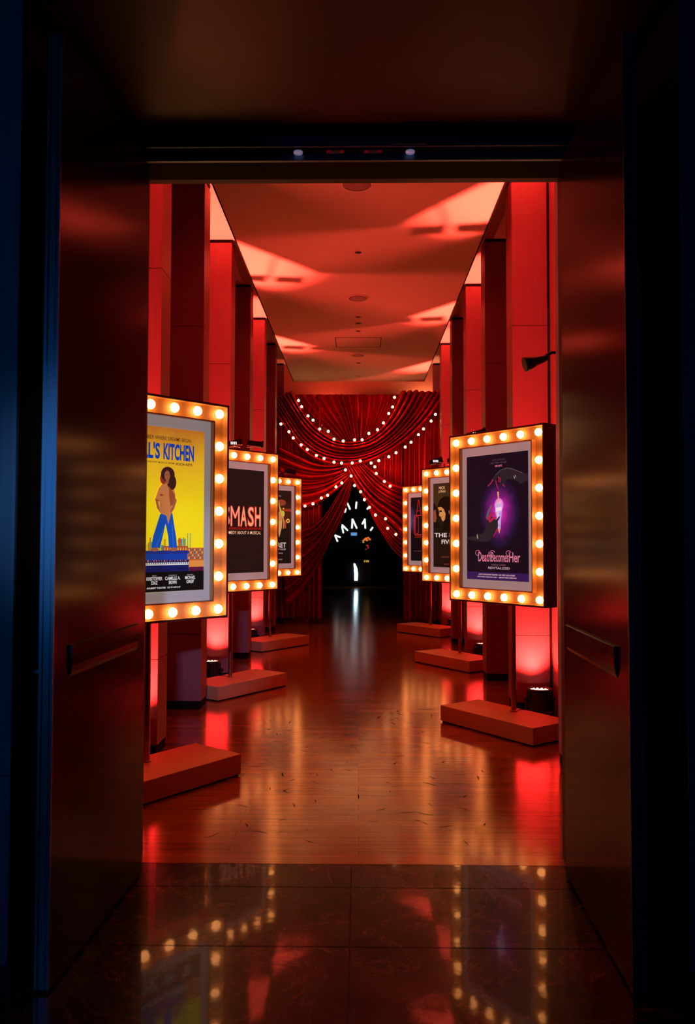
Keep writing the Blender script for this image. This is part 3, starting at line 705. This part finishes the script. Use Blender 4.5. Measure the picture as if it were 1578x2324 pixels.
# ------------------------------------------------------------------ marquee poster stands
FZ0, FZ1, FW = 0.985, 2.422, 0.52
def stand_meshes():
    M = {}
    t = 0.012
    b = MB()   # shell: open box, dark outside
    b.ring(-FW + t, FW - t, FZ0 + t, FZ1 - t, -FW, FW, FZ0, FZ1, 0.0, 0.15, m_shell)
    b.box(-FW + t, FW - t, 0.14, 0.15, FZ0 + t, FZ1 - t, m_shell)
    M['shell'] = b.mesh('marquee_shell')
    b = MB(); e = 0.004   # cream light channel lining
    X, A = FW - t, 0.400; Z0, Z1 = FZ0 + t, FZ1 - t; a0, a1 = 1.098, 2.304
    b.ring(-A, A, a0, a1, -X + 0.0005, X - 0.0005, Z0 + 0.0005, Z1 - 0.0005, 0.05, 0.054, m_chan)
    b.ring(-X + e, X - e, Z0 + e, Z1 - e, -X + 0.0003, X - 0.0003, Z0 + 0.0003, Z1 - 0.0003, 0.001, 0.05, m_chan)
    M['chan'] = b.mesh('light_channel')
    b = MB()
    b.ring(-0.390, 0.390, 1.106, 2.296, -A, A, a0, a1, 0.0, 0.052, m_inner)
    M['inner'] = b.mesh('inner_frame')
    b = MB(); b.box(-0.391, 0.391, 0.034, 0.040, 1.105, 2.297, m_mat); M['mat'] = b.mesh('mount_board')
    b = MB()
    b.lathe([(0.0, -0.030), (0.012, -0.028), (0.023, -0.020), (0.030, -0.009), (0.032, 0.001), (0.028, 0.011), (0.016, 0.020), (0.013, 0.024)], (0, 0, 0), m_bulb, 14, axis='y')
    b.lathe([(0.015, 0.022), (0.017, 0.024), (0.017, 0.030)], (0, 0, 0), m_sock, 14, axis='y')
    M['bulb'] = b.mesh('bulb')
    b = MB(); b.box(-0.5, 0.5, -0.22, 0.22, 0.012, 0.138, m_base); b.box(-0.49, 0.49, -0.21, 0.21, 0.0, 0.012, m_gap); M['base'] = b.mesh('base')
    b = MB(); b.tube([(0, 0, 0.138), (0, 0, FZ0 + 0.002)], 0.021, m_pole, 18); b.lathe([(0, 0), (0.032, 0), (0.030, 0.006), (0.021, 0.008)], (0, 0, 0.138), m_pole, 18); M['pole'] = b.mesh('pole')
    return M
SM = stand_meshes()
BULBS = [(x, z) for z in (2.357, 1.043) for x in (-0.452, -0.27, -0.09, 0.09, 0.27, 0.452)] + [(x, 1.262 + i * 0.219) for i in range(5) for x in (-0.454, 0.454)]


def stand(side, c, ang, pole, bc, bang, print_mesh, label, cable_to=None):
    root = empty('poster_stand', (bc[0], bc[1], 0)); tag(root, label, 'poster stand', 'light bulb poster stands along the hall')
    rz = math.radians(ang) if side < 0 else -math.radians(ang)
    brz = math.radians(bang) if side < 0 else -math.radians(bang)
    off = (c[0] - bc[0], c[1] - bc[1], 0)
    def pl(name, me, l, r, bev=0.0):
        o = link(name, me, root, bev); o.location = l; o.rotation_euler = (0, 0, r); return o
    pl('base', SM['base'], (0, 0, 0), brz, 0.003)
    pl('pole', SM['pole'], (pole[0] - bc[0], pole[1] - bc[1], 0), 0)
    pl('marquee_case', SM['shell'], off, rz, 0.002)
    pl('light_channel', SM['chan'], off, rz); pl('inner_frame', SM['inner'], off, rz, 0.001); pl('mount_board', SM['mat'], off, rz)
    pl('poster', print_mesh, off, rz)
    cr, sr = math.cos(rz), math.sin(rz)
    for (x, z) in BULBS:
        o = link('bulb', SM['bulb'], root); yy = 0.020
        o.location = (off[0] + cr * x - sr * yy, off[1] + sr * x + cr * yy, z); o.rotation_euler = (0, 0, rz)
    if cable_to:
        a = (pole[0] - bc[0] - side * -0.02, pole[1] - bc[1], 0.142); t_ = (cable_to[0] - bc[0], cable_to[1] - bc[1], 0.142)
        b = MB(); b.tube([a, ((a[0] * 2 + t_[0]) / 3, (a[1] * 2 + t_[1]) / 3 + 0.03, 0.142), ((a[0] + 2 * t_[0]) / 3, (a[1] + 2 * t_[1]) / 3 - 0.01, 0.142), t_], 0.003, m_cord, 6); b.build('cable', root)
    return root

stand(-1, (-1.234, 5.004), 47.8, (-1.313, 4.958), (-1.232, 4.878), 52.5, poster_yellow(), 'nearest left stand, yellow poster of a person in blue trousers, cut by the door', (-1.46, 4.99))
stand(1, (1.113, 6.582), 51.9, (1.246, 6.470), (1.153, 6.411), 53.8, poster_purple(), 'nearest right stand with a black poster of hands around a purple glow', (1.42, 6.52))
stand(-1, (-1.179, 7.984), 50.4, (-1.290, 8.02), (-1.208, 7.995), 55.5, poster_smash(), 'second left stand with a black poster lettered in red, two lamps on its top edge', (-1.44, 8.10))
stand(1, (1.129, 9.781), 50.6, (1.235, 9.79), (1.155, 9.66), 55.5, poster_faces(), 'middle right stand with a dark poster of two faces and gold lettering')
stand(-1, (-1.185, 11.275), 47.9, (-1.265, 11.38), (-1.19, 11.29), 54.0, poster_dancer(), 'farthest left stand with a dark orange poster showing a dancer')
stand(1, (1.05, 12.99), 51.5, (1.165, 13.03), (1.113, 12.97), 50.5, poster_neon(), 'farthest right stand with a black poster of red neon outlines, mostly hidden')


# small twin lamps clamped behind the top edge of the stands
def clamp_lamp(x, y, z, back, label, ang, aim=None, e=90.0):
    r = empty('clamp_light', (x, y, z), ang); tag(r, label, 'stage light', 'twin lamps clamped behind the poster stands')
    b = MB(); b.tube([back, (0.0, back[1] * 0.4, -0.02), (0, 0, 0)], 0.009, m_black, 8); b.build('arm', r)
    for sx, tl in ((-0.115, 0.25), (0.115, -0.1)):
        b = MB(); c = Vector((sx, 0.0, 0.035)); ca, sa = math.cos(tl), math.sin(tl)
        b.obox(c, (0.075 * ca, 0, 0.075 * sa), (0, 0.055, 0), (-0.028 * sa, 0, 0.028 * ca), m_black)
        b.obox(c + Vector((0.085 * ca, 0, 0.085 * sa)), (0.012 * ca, 0, 0.012 * sa), (0, 0.065, 0), (-0.036 * sa, 0, 0.036 * ca), m_black)
        b.tube([(sx * 0.3, 0, 0.0), (sx * 0.9, 0, 0.01)], 0.008, m_black, 8)
        hd = b.build('lamp_head', r)
        if sx < 0:
            b = MB()
            for i in range(4): b.obox(c + Vector(((i - 1.0) * 0.018 * ca, -0.057, 0.0)), (0.004, 0, 0.0015), (0, 0.002, 0), (-0.002, 0, 0.014), m_ledw)
            b.build('indicator', hd)
    if aim: lamp('lamp_beam', 'SPOT', (0, 0.14, 0.08), e, (1.0, 0.07, 0.04), (aim[0] - x, aim[1] - y, aim[2] - z), r, 0.04, math.radians(64), 0.8)
    return r
clamp_lamp(-1.25, 8.57, 2.515, (0.0, -0.43, -0.16), 'pair of small black lamps above the red-lettered poster stand', 0.15)
clamp_lamp(-1.14, 11.67, 2.485, (0.0, -0.13, -0.15), 'pair of small black lamps above the farthest left poster stand', 0.15, (0.5, 14.4, 3.0), 80.0)
clamp_lamp(1.09, 10.16, 2.485, (0.0, -0.08, -0.13), 'pair of small black lamps above the middle right poster stand', -0.15, (-0.4, 14.4, 2.9), 110.0)
clamp_lamp(1.16, 7.12, 2.42, (0.0, -0.36, -0.12), 'pair of small black lamps hidden behind the top of the nearest right poster stand', -0.15)

# spotlight on a bracket at the right edge
r = empty('wall_spotlight', (1.27, 5.48, 2.76)); tag(r, 'black cone spotlight on a bracket high on the right, beside the door', 'spotlight')
d = Vector((-0.13, -0.01, -0.042)).normalized()
b = MB(); b.tube([Vector((0.03, 0, 0.012)), Vector((0.0, 0, 0.0)), d * 0.05, d * 0.075, d * 0.135, d * 0.137], [0.018, 0.026, 0.030, 0.040, 0.052, 0.045], m_black, 22)
b.build('lamp_housing', r)
b = MB(); b.tube([(0.02, 0.0, 0.02), (0.06, 0.0, 0.045), (0.104, 0.0, 0.045)], 0.012, m_black, 10); b.lathe([(0, -0.01), (0.035, -0.01), (0.035, 0.0), (0, 0.0)], (0.104, 0, 0.045), m_black, 16, axis='x'); b.build('bracket', r)

# ------------------------------------------------------------------ ceiling fixtures
def disc(name, x, y, rad, label, cat, inner, grp, drop=0.006):
    r = empty(name, (x, y, CEIL)); tag(r, label, cat, grp)
    b = MB(); b.lathe([(rad * 0.86, -drop), (rad, -drop), (rad * 1.02, -drop * 0.5), (rad * 1.02, 0)], (0, 0, 0), m_ring, 32); b.build('trim_ring', r)
    b = MB(); b.lathe([(0, -drop * 0.6), (rad * 0.86, -drop * 0.6), (rad * 0.87, 0)], (0, 0, 0), inner, 32)
    if cat == 'speaker': b.lathe([(0, -drop * 0.9), (0.003, -drop * 0.9), (0.003, -drop * 0.5)], (0, 0, 0), m_black, 10)
    b.build('grille' if cat == 'speaker' else 'recess', r)
g1 = 'round speakers in the ceiling'; g2 = 'small downlights in the ceiling'
disc('ceiling_speaker', -0.02, 6.33, 0.135, 'round ceiling speaker nearest the door', 'speaker', m_spk, g1)
disc('ceiling_speaker', -0.015, 9.34, 0.135, 'round ceiling speaker halfway along the hall', 'speaker', m_spk, g1)
disc('ceiling_speaker', -0.02, 12.25, 0.12, 'round ceiling speaker beyond the ceiling hatch', 'speaker', m_spk, g1)
for yy, rr_, lab in ((7.84, 0.038, 'small black downlight between the first two ceiling speakers'), (10.13, 0.042, 'first small ceiling disc beyond the middle speaker'), (10.43, 0.045, 'second small ceiling disc beyond the middle speaker'), (10.82, 0.040, 'small downlight just before the ceiling hatch'), (12.77, 0.045, 'small ceiling disc just beyond the farthest speaker'), (13.80, 0.030, 'tiny ceiling disc nearest the curtain')):
    disc('downlight', -0.01, yy, rr_, lab, 'downlight', m_hole, g2)
r = empty('ceiling_hatch', (-0.012, 11.45, CEIL)); tag(r, 'rectangular access hatch in the ceiling', 'hatch')
b = MB(); b.ring(-0.32, 0.32, -0.27, 0.27, -0.33, 0.33, -0.28, 0.28, -0.001, 0.003, m_gap)
for i, q in enumerate(b.v): b.v[i] = (q[0], q[2], q[1] - 0.002)
b.build('frame_gap', r)
b = MB(); b.box(-0.32, 0.32, -0.27, 0.27, -0.002, 0.001, m_ceil); b.build('hatch_panel', r)


# ------------------------------------------------------------------ curtains
def smooth_poly(p, n, it=3):
    p = [Vector(q) for q in p]
    for _ in range(it):
        q = [p[0]]
        for i in range(len(p) - 1): q += [p[i] * 0.75 + p[i + 1] * 0.25, p[i] * 0.25 + p[i + 1] * 0.75]
        q.append(p[-1]); p = q
    d = [0]
    for i in range(len(p) - 1): d.append(d[-1] + (p[i + 1] - p[i]).length)
    out = []; j = 0
    for i in range(n):
        t = d[-1] * i / (n - 1)
        while j < len(d) - 2 and d[j + 1] < t: j += 1
        f = (t - d[j]) / max(1e-9, d[j + 1] - d[j]); out.append(p[j].lerp(p[j + 1], min(1, f)))
    return out

def cloth(name, A, B, nf, amp, y0, seed, parent=None, nu=120, sag=0.0, pinch0=1.0, pinch1=1.0, mid=1.0, wob=0.25, label=None, group=None, hem=0.0, lean=0.0):
    nv = int(nf * 12) + 1
    a = smooth_poly(A, nu); b_ = smooth_poly(B, nu); vs = []; rs = random.Random(seed)
    K1 = [rs.uniform(0.55, 1.25) for _ in range(int(nf) + 3)]; ph = [rs.uniform(0, 6.28) for _ in range(6)]
    wts = [rs.uniform(0.6, 1.5) for _ in range(int(nf) + 1)]; tot = sum(wts); cum = [0]
    for q in wts: cum.append(cum[-1] + q / tot)
    for i in range(nu):
        s = i / (nu - 1)
        prof = pinch0 + (mid - pinch0) * min(1, s * 4) if s < 0.25 else (mid if s < 0.75 else mid + (pinch1 - mid) * (s - 0.75) * 4)
        for j in range(nv):
            t = j / (nv - 1)
            q = a[i].lerp(b_[i], t)
            tt = t + wob * 0.06 * math.sin(3 * s + ph[0] + 2 * t) * math.sin(PI * t) + wob * 0.03 * math.sin(9 * s + ph[1] + 5 * t) * math.sin(PI * t)
            tt = min(0.9999, max(0, tt)); k = 0
            while k < len(cum) - 2 and cum[k + 1] < tt: k += 1
            fr = (tt - cum[k]) / (cum[k + 1] - cum[k]); fr = min(1, max(0, fr))
            h = math.sin(PI * fr)
            h2 = 0.07 * math.sin(2 * PI * fr * 2.0 + 4 * s + ph[2] + k)
            y = y0 - 1.55 * amp * prof * K1[k] * (h + h2 * h) - lean * t
            y += 0.012 * noise.noise(Vector((q.x * 2.3, q.y * 2.3, seed)))
            z = q.y + hem * (0.5 + 0.5 * math.sin(PI * 2 * tt * nf)) * s ** 30
            vs.append((q.x, y, z - sag * math.sin(PI * s) * 0))
    fs = [(i * nv + j, i * nv + j + 1, (i + 1) * nv + j + 1, (i + 1) * nv + j) for i in range(nu - 1) for j in range(nv - 1)]
    me = bpy.data.meshes.new(name); me.from_pydata(vs, [], fs); me.materials.append(m_velvet)
    me.polygons.foreach_set('use_smooth', [True] * len(fs)); me.update()
    o = link(name, me, parent); so = o.modifiers.new('thickness', 'SOLIDIFY'); so.thickness = 0.006; so.offset = 1
    if label: tag(o, label, 'curtain', group)
    return o

GP, GS = 'red velvet curtain panels', 'red velvet swags'
cloth('curtain', [(-1.74, 4.18), (-1.74, 0.09)], [(-0.665, 4.18), (-0.665, 0.085)], 9, 0.08, 14.62, 11, label='red velvet panel hanging to the floor on the left of the dark opening', group=GP, hem=0.02)
cloth('curtain', [(0.815, 4.18), (0.80, 0.04)], [(1.70, 4.18), (1.70, 0.04)], 9, 0.08, 14.62, 12, label='red velvet panel hanging to the floor on the right of the dark opening', group=GP, hem=0.02)
cloth('curtain', [(-0.04, 4.18), (-0.03, 2.62)], [(0.83, 4.18), (0.83, 2.50)], 8, 0.06, 14.66, 13, label='short red velvet panel high behind the lights, right of centre', group=GP)
cloth('curtain_swag', [(-1.237, 4.185), (-0.794, 3.732), (-0.478, 3.46), (-0.252, 3.24)], [(-0.032, 4.185), (-0.016, 3.8), (-0.009, 3.528), (0.001, 3.24)], 8, 0.06, 14.56, 21, pinch1=0.3, label='gathered red velvet under the top rod, left half, folds converging downwards', group=GS)
cloth('curtain_swag', [(-0.03, 4.185), (-0.009, 3.8), (-0.004, 3.528), (0.005, 3.27)], [(0.82, 4.185), (0.604, 3.799), (0.424, 3.528), (0.21, 3.25)], 6, 0.055, 14.57, 22, pinch1=0.3, label='gathered red velvet under the top rod, right half with slanting folds', group=GS)
cloth('curtain_swag', [(-1.44, 3.229), (-1.098, 3.061), (-0.83, 2.927), (-0.561, 2.872), (-0.20, 2.91)], [(-1.44, 2.03), (-0.983, 2.073), (-0.782, 2.133), (-0.56, 2.278), (-0.337, 2.457), (-0.125, 2.69)], 6, 0.12, 14.47, 23, pinch1=0.25, label='left swag sweeping up to the centre knot above the farthest left stand', group=GS, lean=0.05)
cloth('curtain_swag', [(-0.15, 2.70), (-0.36, 2.393), (-0.561, 2.034), (-0.761, 1.811), (-0.995, 1.71), (-1.44, 1.676)], [(-0.095, 2.70), (-0.17, 2.303), (-0.281, 1.968), (-0.403, 1.711), (-0.537, 1.454), (-0.681, 1.12), (-0.869, 0.786), (-1.047, 0.519), (-1.30, 0.30)], 6, 0.13, 14.48, 24, pinch0=0.3, label='lower left drape looping down beside the dark opening', group=GS, lean=0.04)
cloth('curtain_swag', [(0.176, 2.213), (0.354, 2.013), (0.533, 1.812), (0.766, 1.612), (1.30, 1.48)], [(0.154, 2.168), (0.276, 1.856), (0.421, 1.623), (0.577, 1.389), (0.766, 1.179), (1.30, 0.85)], 5, 0.06, 14.48, 25, pinch0=0.3, label='small lower right drape under the strung bulbs beside the opening', group=GS)
cloth('curtain_swag', [(0.06, 2.943), (0.241, 2.787), (0.507, 2.598), (0.762, 2.499), (1.30, 2.42)], [(-0.259, 2.876), (-0.092, 2.542), (0.064, 2.276), (0.242, 2.076), (0.441, 1.921), (0.64, 1.766), (0.773, 1.601), (1.30, 1.22)], 7, 0.11, 14.40, 26, pinch0=0.45, label='right drape falling from the centre knot across to the farthest right stand', group=GS, lean=0.03)
cloth('curtain_swag', [(-1.20, 4.19), (-1.044, 3.886), (-0.866, 3.642), (-0.667, 3.464), (-0.468, 3.331), (-0.291, 3.282), (-0.07, 3.282), (0.129, 3.331), (0.327, 3.464), (0.504, 3.663), (0.636, 3.907), (0.747, 4.19)], [(-1.66, 4.02), (-1.331, 3.531), (-1.175, 3.264), (-0.975, 3.065), (-0.754, 2.932), (-0.555, 2.877), (-0.29, 2.848), (-0.025, 2.866), (0.195, 2.928), (0.46, 3.043), (0.768, 3.242), (1.055, 3.486), (1.298, 3.752), (1.60, 4.19)], 7, 0.13, 14.34, 27, nu=180, label='big upper red velvet swag hanging in a U across the top', group=GS, lean=0.05)
# rod with the gathered heading
b = MB(); b.tube([(-1.78, 14.60, 4.185), (1.74, 14.60, 4.185)], 0.018, m_black, 10)
rod = empty('curtain_rod', (0, 0, 0)); b.build('rod', rod); tag(rod, 'black rod along the top of the velvet curtains', 'curtain rod')


for (x, z, e, c, tg) in ((1.24, 3.99, 30.0, (1.0, 0.36, 0.17), (1.24, 14.0, 5.4)), (-0.55, 3.70, 62.0, (1.0, 0.16, 0.08), (-0.5, 13.0, 5.5))):  # unseen lamps behind the curtain; left one added for the ceiling end
    b = MB(); b.lathe([(0, -0.09), (0.03, -0.09), (0.035, 0.0), (0.028, 0.0), (0, -0.01)], (x, 14.74, z), m_black, 16); b.tube([(x, 14.74, z - 0.02), (x, 14.61, 4.17)], 0.006, m_black, 6); b.build('unseen_rod_lamp', rod)
    lamp('unseen_rod_light', 'SPOT', (x, 14.74, z + 0.02), e, c, tg, rod, 0.03, math.radians(170), 0.5)


def strand(pts, y, label, loose=0.0):
    r = empty('string_light', (pts[0][0], y, pts[0][1])); tag(r, label, 'string lights', 'bulb strings on the curtain')
    o = Vector((pts[0][0], y, pts[0][1])); path = []
    for i in range(len(pts) - 1):
        a, c = Vector((pts[i][0], y, pts[i][1])), Vector((pts[i + 1][0], y, pts[i + 1][1]))
        for k in range(5):
            t = k / 5; q = a.lerp(c, t); q.z += 0.03 - 0.06 * t * (1 - t); q.y += 0.02; path.append(q - o)
    q = Vector((pts[-1][0], y, pts[-1][1])); q.z += 0.03; q.y += 0.02; path.append(q - o)
    b = MB(); b.tube(path, 0.0035, m_cord, 6); b.build('cord', r)
    for p in pts:
        ob = link('bulb', STRB, r); ob.location = Vector((p[0], y, p[1])) - o
b = MB(); b.lathe([(0, -0.022), (0.010, -0.020), (0.018, -0.012), (0.021, -0.002), (0.019, 0.008), (0.012, 0.017), (0.009, 0.021)], (0, 0, 0), m_sbulb, 12)
b.lathe([(0.010, 0.020), (0.010, 0.036), (0.0, 0.037)], (0, 0, 0), m_cord, 10)
STRB = b.mesh('string_bulb')
strand([(-1.078, 3.998), (-1.023, 3.888), (-0.908, 3.723), (-0.818, 3.646), (-0.699, 3.487), (-0.546, 3.448), (-0.445, 3.307), (-0.281, 3.274), (-0.08, 3.294), (0.055, 3.294), (0.175, 3.41), (0.328, 3.476), (0.433, 3.597), (0.527, 3.764), (0.597, 3.882), (0.63, 4.054)], 14.07, 'bulb string along the inner edge of the big upper swag')
strand([(-1.387, 3.575), (-1.244, 3.437), (-1.167, 3.327), (-1.027, 3.202), (-0.917, 3.121), (-0.757, 3.015), (-0.619, 2.961), (-0.444, 2.895), (-0.309, 2.88), (-0.119, 2.88), (0.023, 2.917), (0.215, 2.88), (0.35, 2.922), (0.527, 2.992), (0.655, 3.064), (0.817, 3.165), (0.921, 3.25), (1.052, 3.384), (1.142, 3.487), (1.277, 3.627), (1.354, 3.746)], 14.05, 'long bulb string along the lower edge of the big upper swag')
strand([(-0.241, 2.77), (-0.306, 2.536), (-0.409, 2.466), (-0.559, 2.316), (-0.671, 2.267), (-0.82, 2.162), (-0.963, 2.124)], 14.17, 'bulb string running down left from the centre knot')
strand([(-0.141, 2.661), (-0.079, 2.49), (0.03, 2.38), (0.096, 2.238), (0.188, 2.102), (0.293, 1.964), (0.475, 1.898), (0.512, 1.73), (0.658, 1.621)], 14.17, 'bulb string down the right edge of the dark opening')
strand([(0.282, 2.826), (0.308, 2.705), (0.453, 2.563), (0.556, 2.479)], 14.17, 'short string of four bulbs on the upper edge of the right drape')

# ------------------------------------------------------------------ dark room beyond
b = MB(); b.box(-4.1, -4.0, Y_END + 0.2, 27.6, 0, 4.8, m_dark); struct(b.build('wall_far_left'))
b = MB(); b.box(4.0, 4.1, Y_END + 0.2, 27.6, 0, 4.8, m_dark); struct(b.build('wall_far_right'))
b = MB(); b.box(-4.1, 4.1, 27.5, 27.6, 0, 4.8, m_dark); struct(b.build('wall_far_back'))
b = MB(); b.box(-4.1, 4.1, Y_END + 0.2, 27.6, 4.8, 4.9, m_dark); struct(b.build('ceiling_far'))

root = empty('chandelier', (0, 26, 2.0)); tag(root, 'sunburst chandelier of short white light tubes in the dark opening', 'chandelier')
TU = [((-0.38, 2.74), (-0.29, 2.54)), ((-0.46, 2.44), (-0.43, 2.56)), ((-0.08, 2.78), (-0.10, 2.57)), ((0.27, 2.54), (0.33, 2.63)), ((-0.21, 2.22), (-0.23, 1.92)), ((-0.21, 2.22), (-0.07, 1.92)), ((0.19, 2.22), (0.21, 1.92)), ((0.18, 2.19), (0.11, 2.06)), ((-0.55, 2.03), (-0.37, 1.85)), ((-0.55, 1.98), (-0.51, 1.77)), ((-0.78, 1.69), (-0.61, 1.62)), ((-0.78, 1.68), (-0.70, 1.49)), ((0.38, 1.85), (0.45, 1.95))]
for i, (a, c) in enumerate(TU):
    b = MB(); dy = 0.05 * ((i * 7) % 3 - 1); A = Vector((a[0], dy, a[1] - 2)); C = Vector((c[0], dy + 0.06, c[1] - 2)); e = (C - A).normalized() * 0.012
    b.tube([A - e, A, C, C + e], [0.012, 0.026, 0.026, 0.012], m_tube, 10); b.build('tube_or_streak', root)
b = MB()
for rad, zc in ((0.62, -0.35), (0.85, -0.25)):
    b.tube([(rad * math.cos(a), 0.1, zc + rad * math.sin(a)) for a in [PI * k / 30 for k in range(0, 31)]], 0.012, m_black, 8)
b.tube([(0, 0.1, 0.27), (0, 0.1, 2.8)], 0.012, m_black, 8)
b.build('frame', root)
# counter and things on it
root = empty('counter', (-0.035, 26.6, 0)); tag(root, 'dark glossy counter at the far end of the dark room', 'counter')
m_gloss = mat('dark_glass', (0.012, 0.012, 0.014), 0.12, spec=0.8)
b = MB(); b.box(-0.46, 0.46, -0.25, 0.25, 0.14, 0.80, m_gloss); b.build('body', root, 0.01)
b = MB(); b.box(-0.60, 0.60, -0.3, 0.3, 0.0, 0.14, m_black); b.build('plinth', root)
b = MB(); b.tube([(-0.06, -0.29, 0.20), (-0.055, -0.29, 0.40), (-0.075, -0.29, 0.60), (-0.115, -0.29, 0.76)], [0.05, 0.058, 0.05, 0.02], m_streak, 10); b.build('tube_or_streak', root)  # glowing shape in place of a bright reflection on the counter front
root = empty('screen', (-0.165, 26.3, 0.9)); tag(root, 'small blue glowing screen below the chandelier', 'screen')
b = MB(); b.box(-0.10, 0.10, 0, 0.02, 0.78, 0.88, m_blue); b.build('display', root)
b = MB(); b.box(-0.02, 0.02, 0.005, 0.015, -0.1, 0.78, m_black); b.box(-0.08, 0.08, -0.05, 0.05, -0.1, -0.09, m_black); b.build('stem', root)
root = empty('flower_vase', (0.27, 26.55, 0.80)); tag(root, 'vase with orange, yellow and red glowing blooms on the far counter', 'vase')
b = MB(); b.lathe([(0, 0), (0.06, 0), (0.08, 0.12), (0.05, 0.28), (0.045, 0.34)], (0, 0, 0), m_black, 14); b.build('vase_body', root)
b = MB()
for (x, z) in ((-0.03, 0.79), (0.04, 0.81), (0.09, 0.76), (-0.08, 0.75), (0.0, 0.73)): b.lathe([(0, -0.035), (0.03, -0.02), (0.038, 0), (0.028, 0.022), (0, 0.032)], (x, 0, z), m_amber, 10)
for (x, z) in ((-0.13, 0.71), (-0.12, 0.66)): b.lathe([(0, -0.03), (0.028, -0.01), (0.03, 0.01), (0, 0.03)], (x, 0, z), m_yel, 10)
for (x, z) in ((-0.01, 0.56), (0.04, 0.48), (-0.03, 0.43), (0.03, 0.54)): b.lathe([(0, -0.025), (0.022, -0.01), (0.022, 0.01), (0, 0.025)], (x, 0, z), m_redg, 10)
b.build('blooms', root)  # blooms emit their colour in place of light falling on them
b = MB()
for (x, z) in ((-0.03, 0.79), (0.09, 0.76), (-0.12, 0.66), (0.04, 0.48), (-0.03, 0.43)): b.tube([(0, 0, 0.3), (x * 0.5, 0, 0.3 + (z - 0.3) * 0.6), (x, 0, z)], 0.005, m_black, 6)
b.build('stems', root)
for i, (x, z) in enumerate(((0.19, 0.80), (0.26, 0.80), (0.31, 0.80))):
    root = empty('candle_glass', (x, 26.40, 0.80)); tag(root, ('leftmost', 'middle', 'rightmost')[i] + ' of three amber candle glasses on the far counter', 'candle', 'amber candle glasses')
    b = MB(); b.lathe([(0, 0.003), (0.02, 0.003), (0.024, 0.06), (0.0, 0.07)], (0, 0, 0), m_yel, 10); b.build('glass', root)
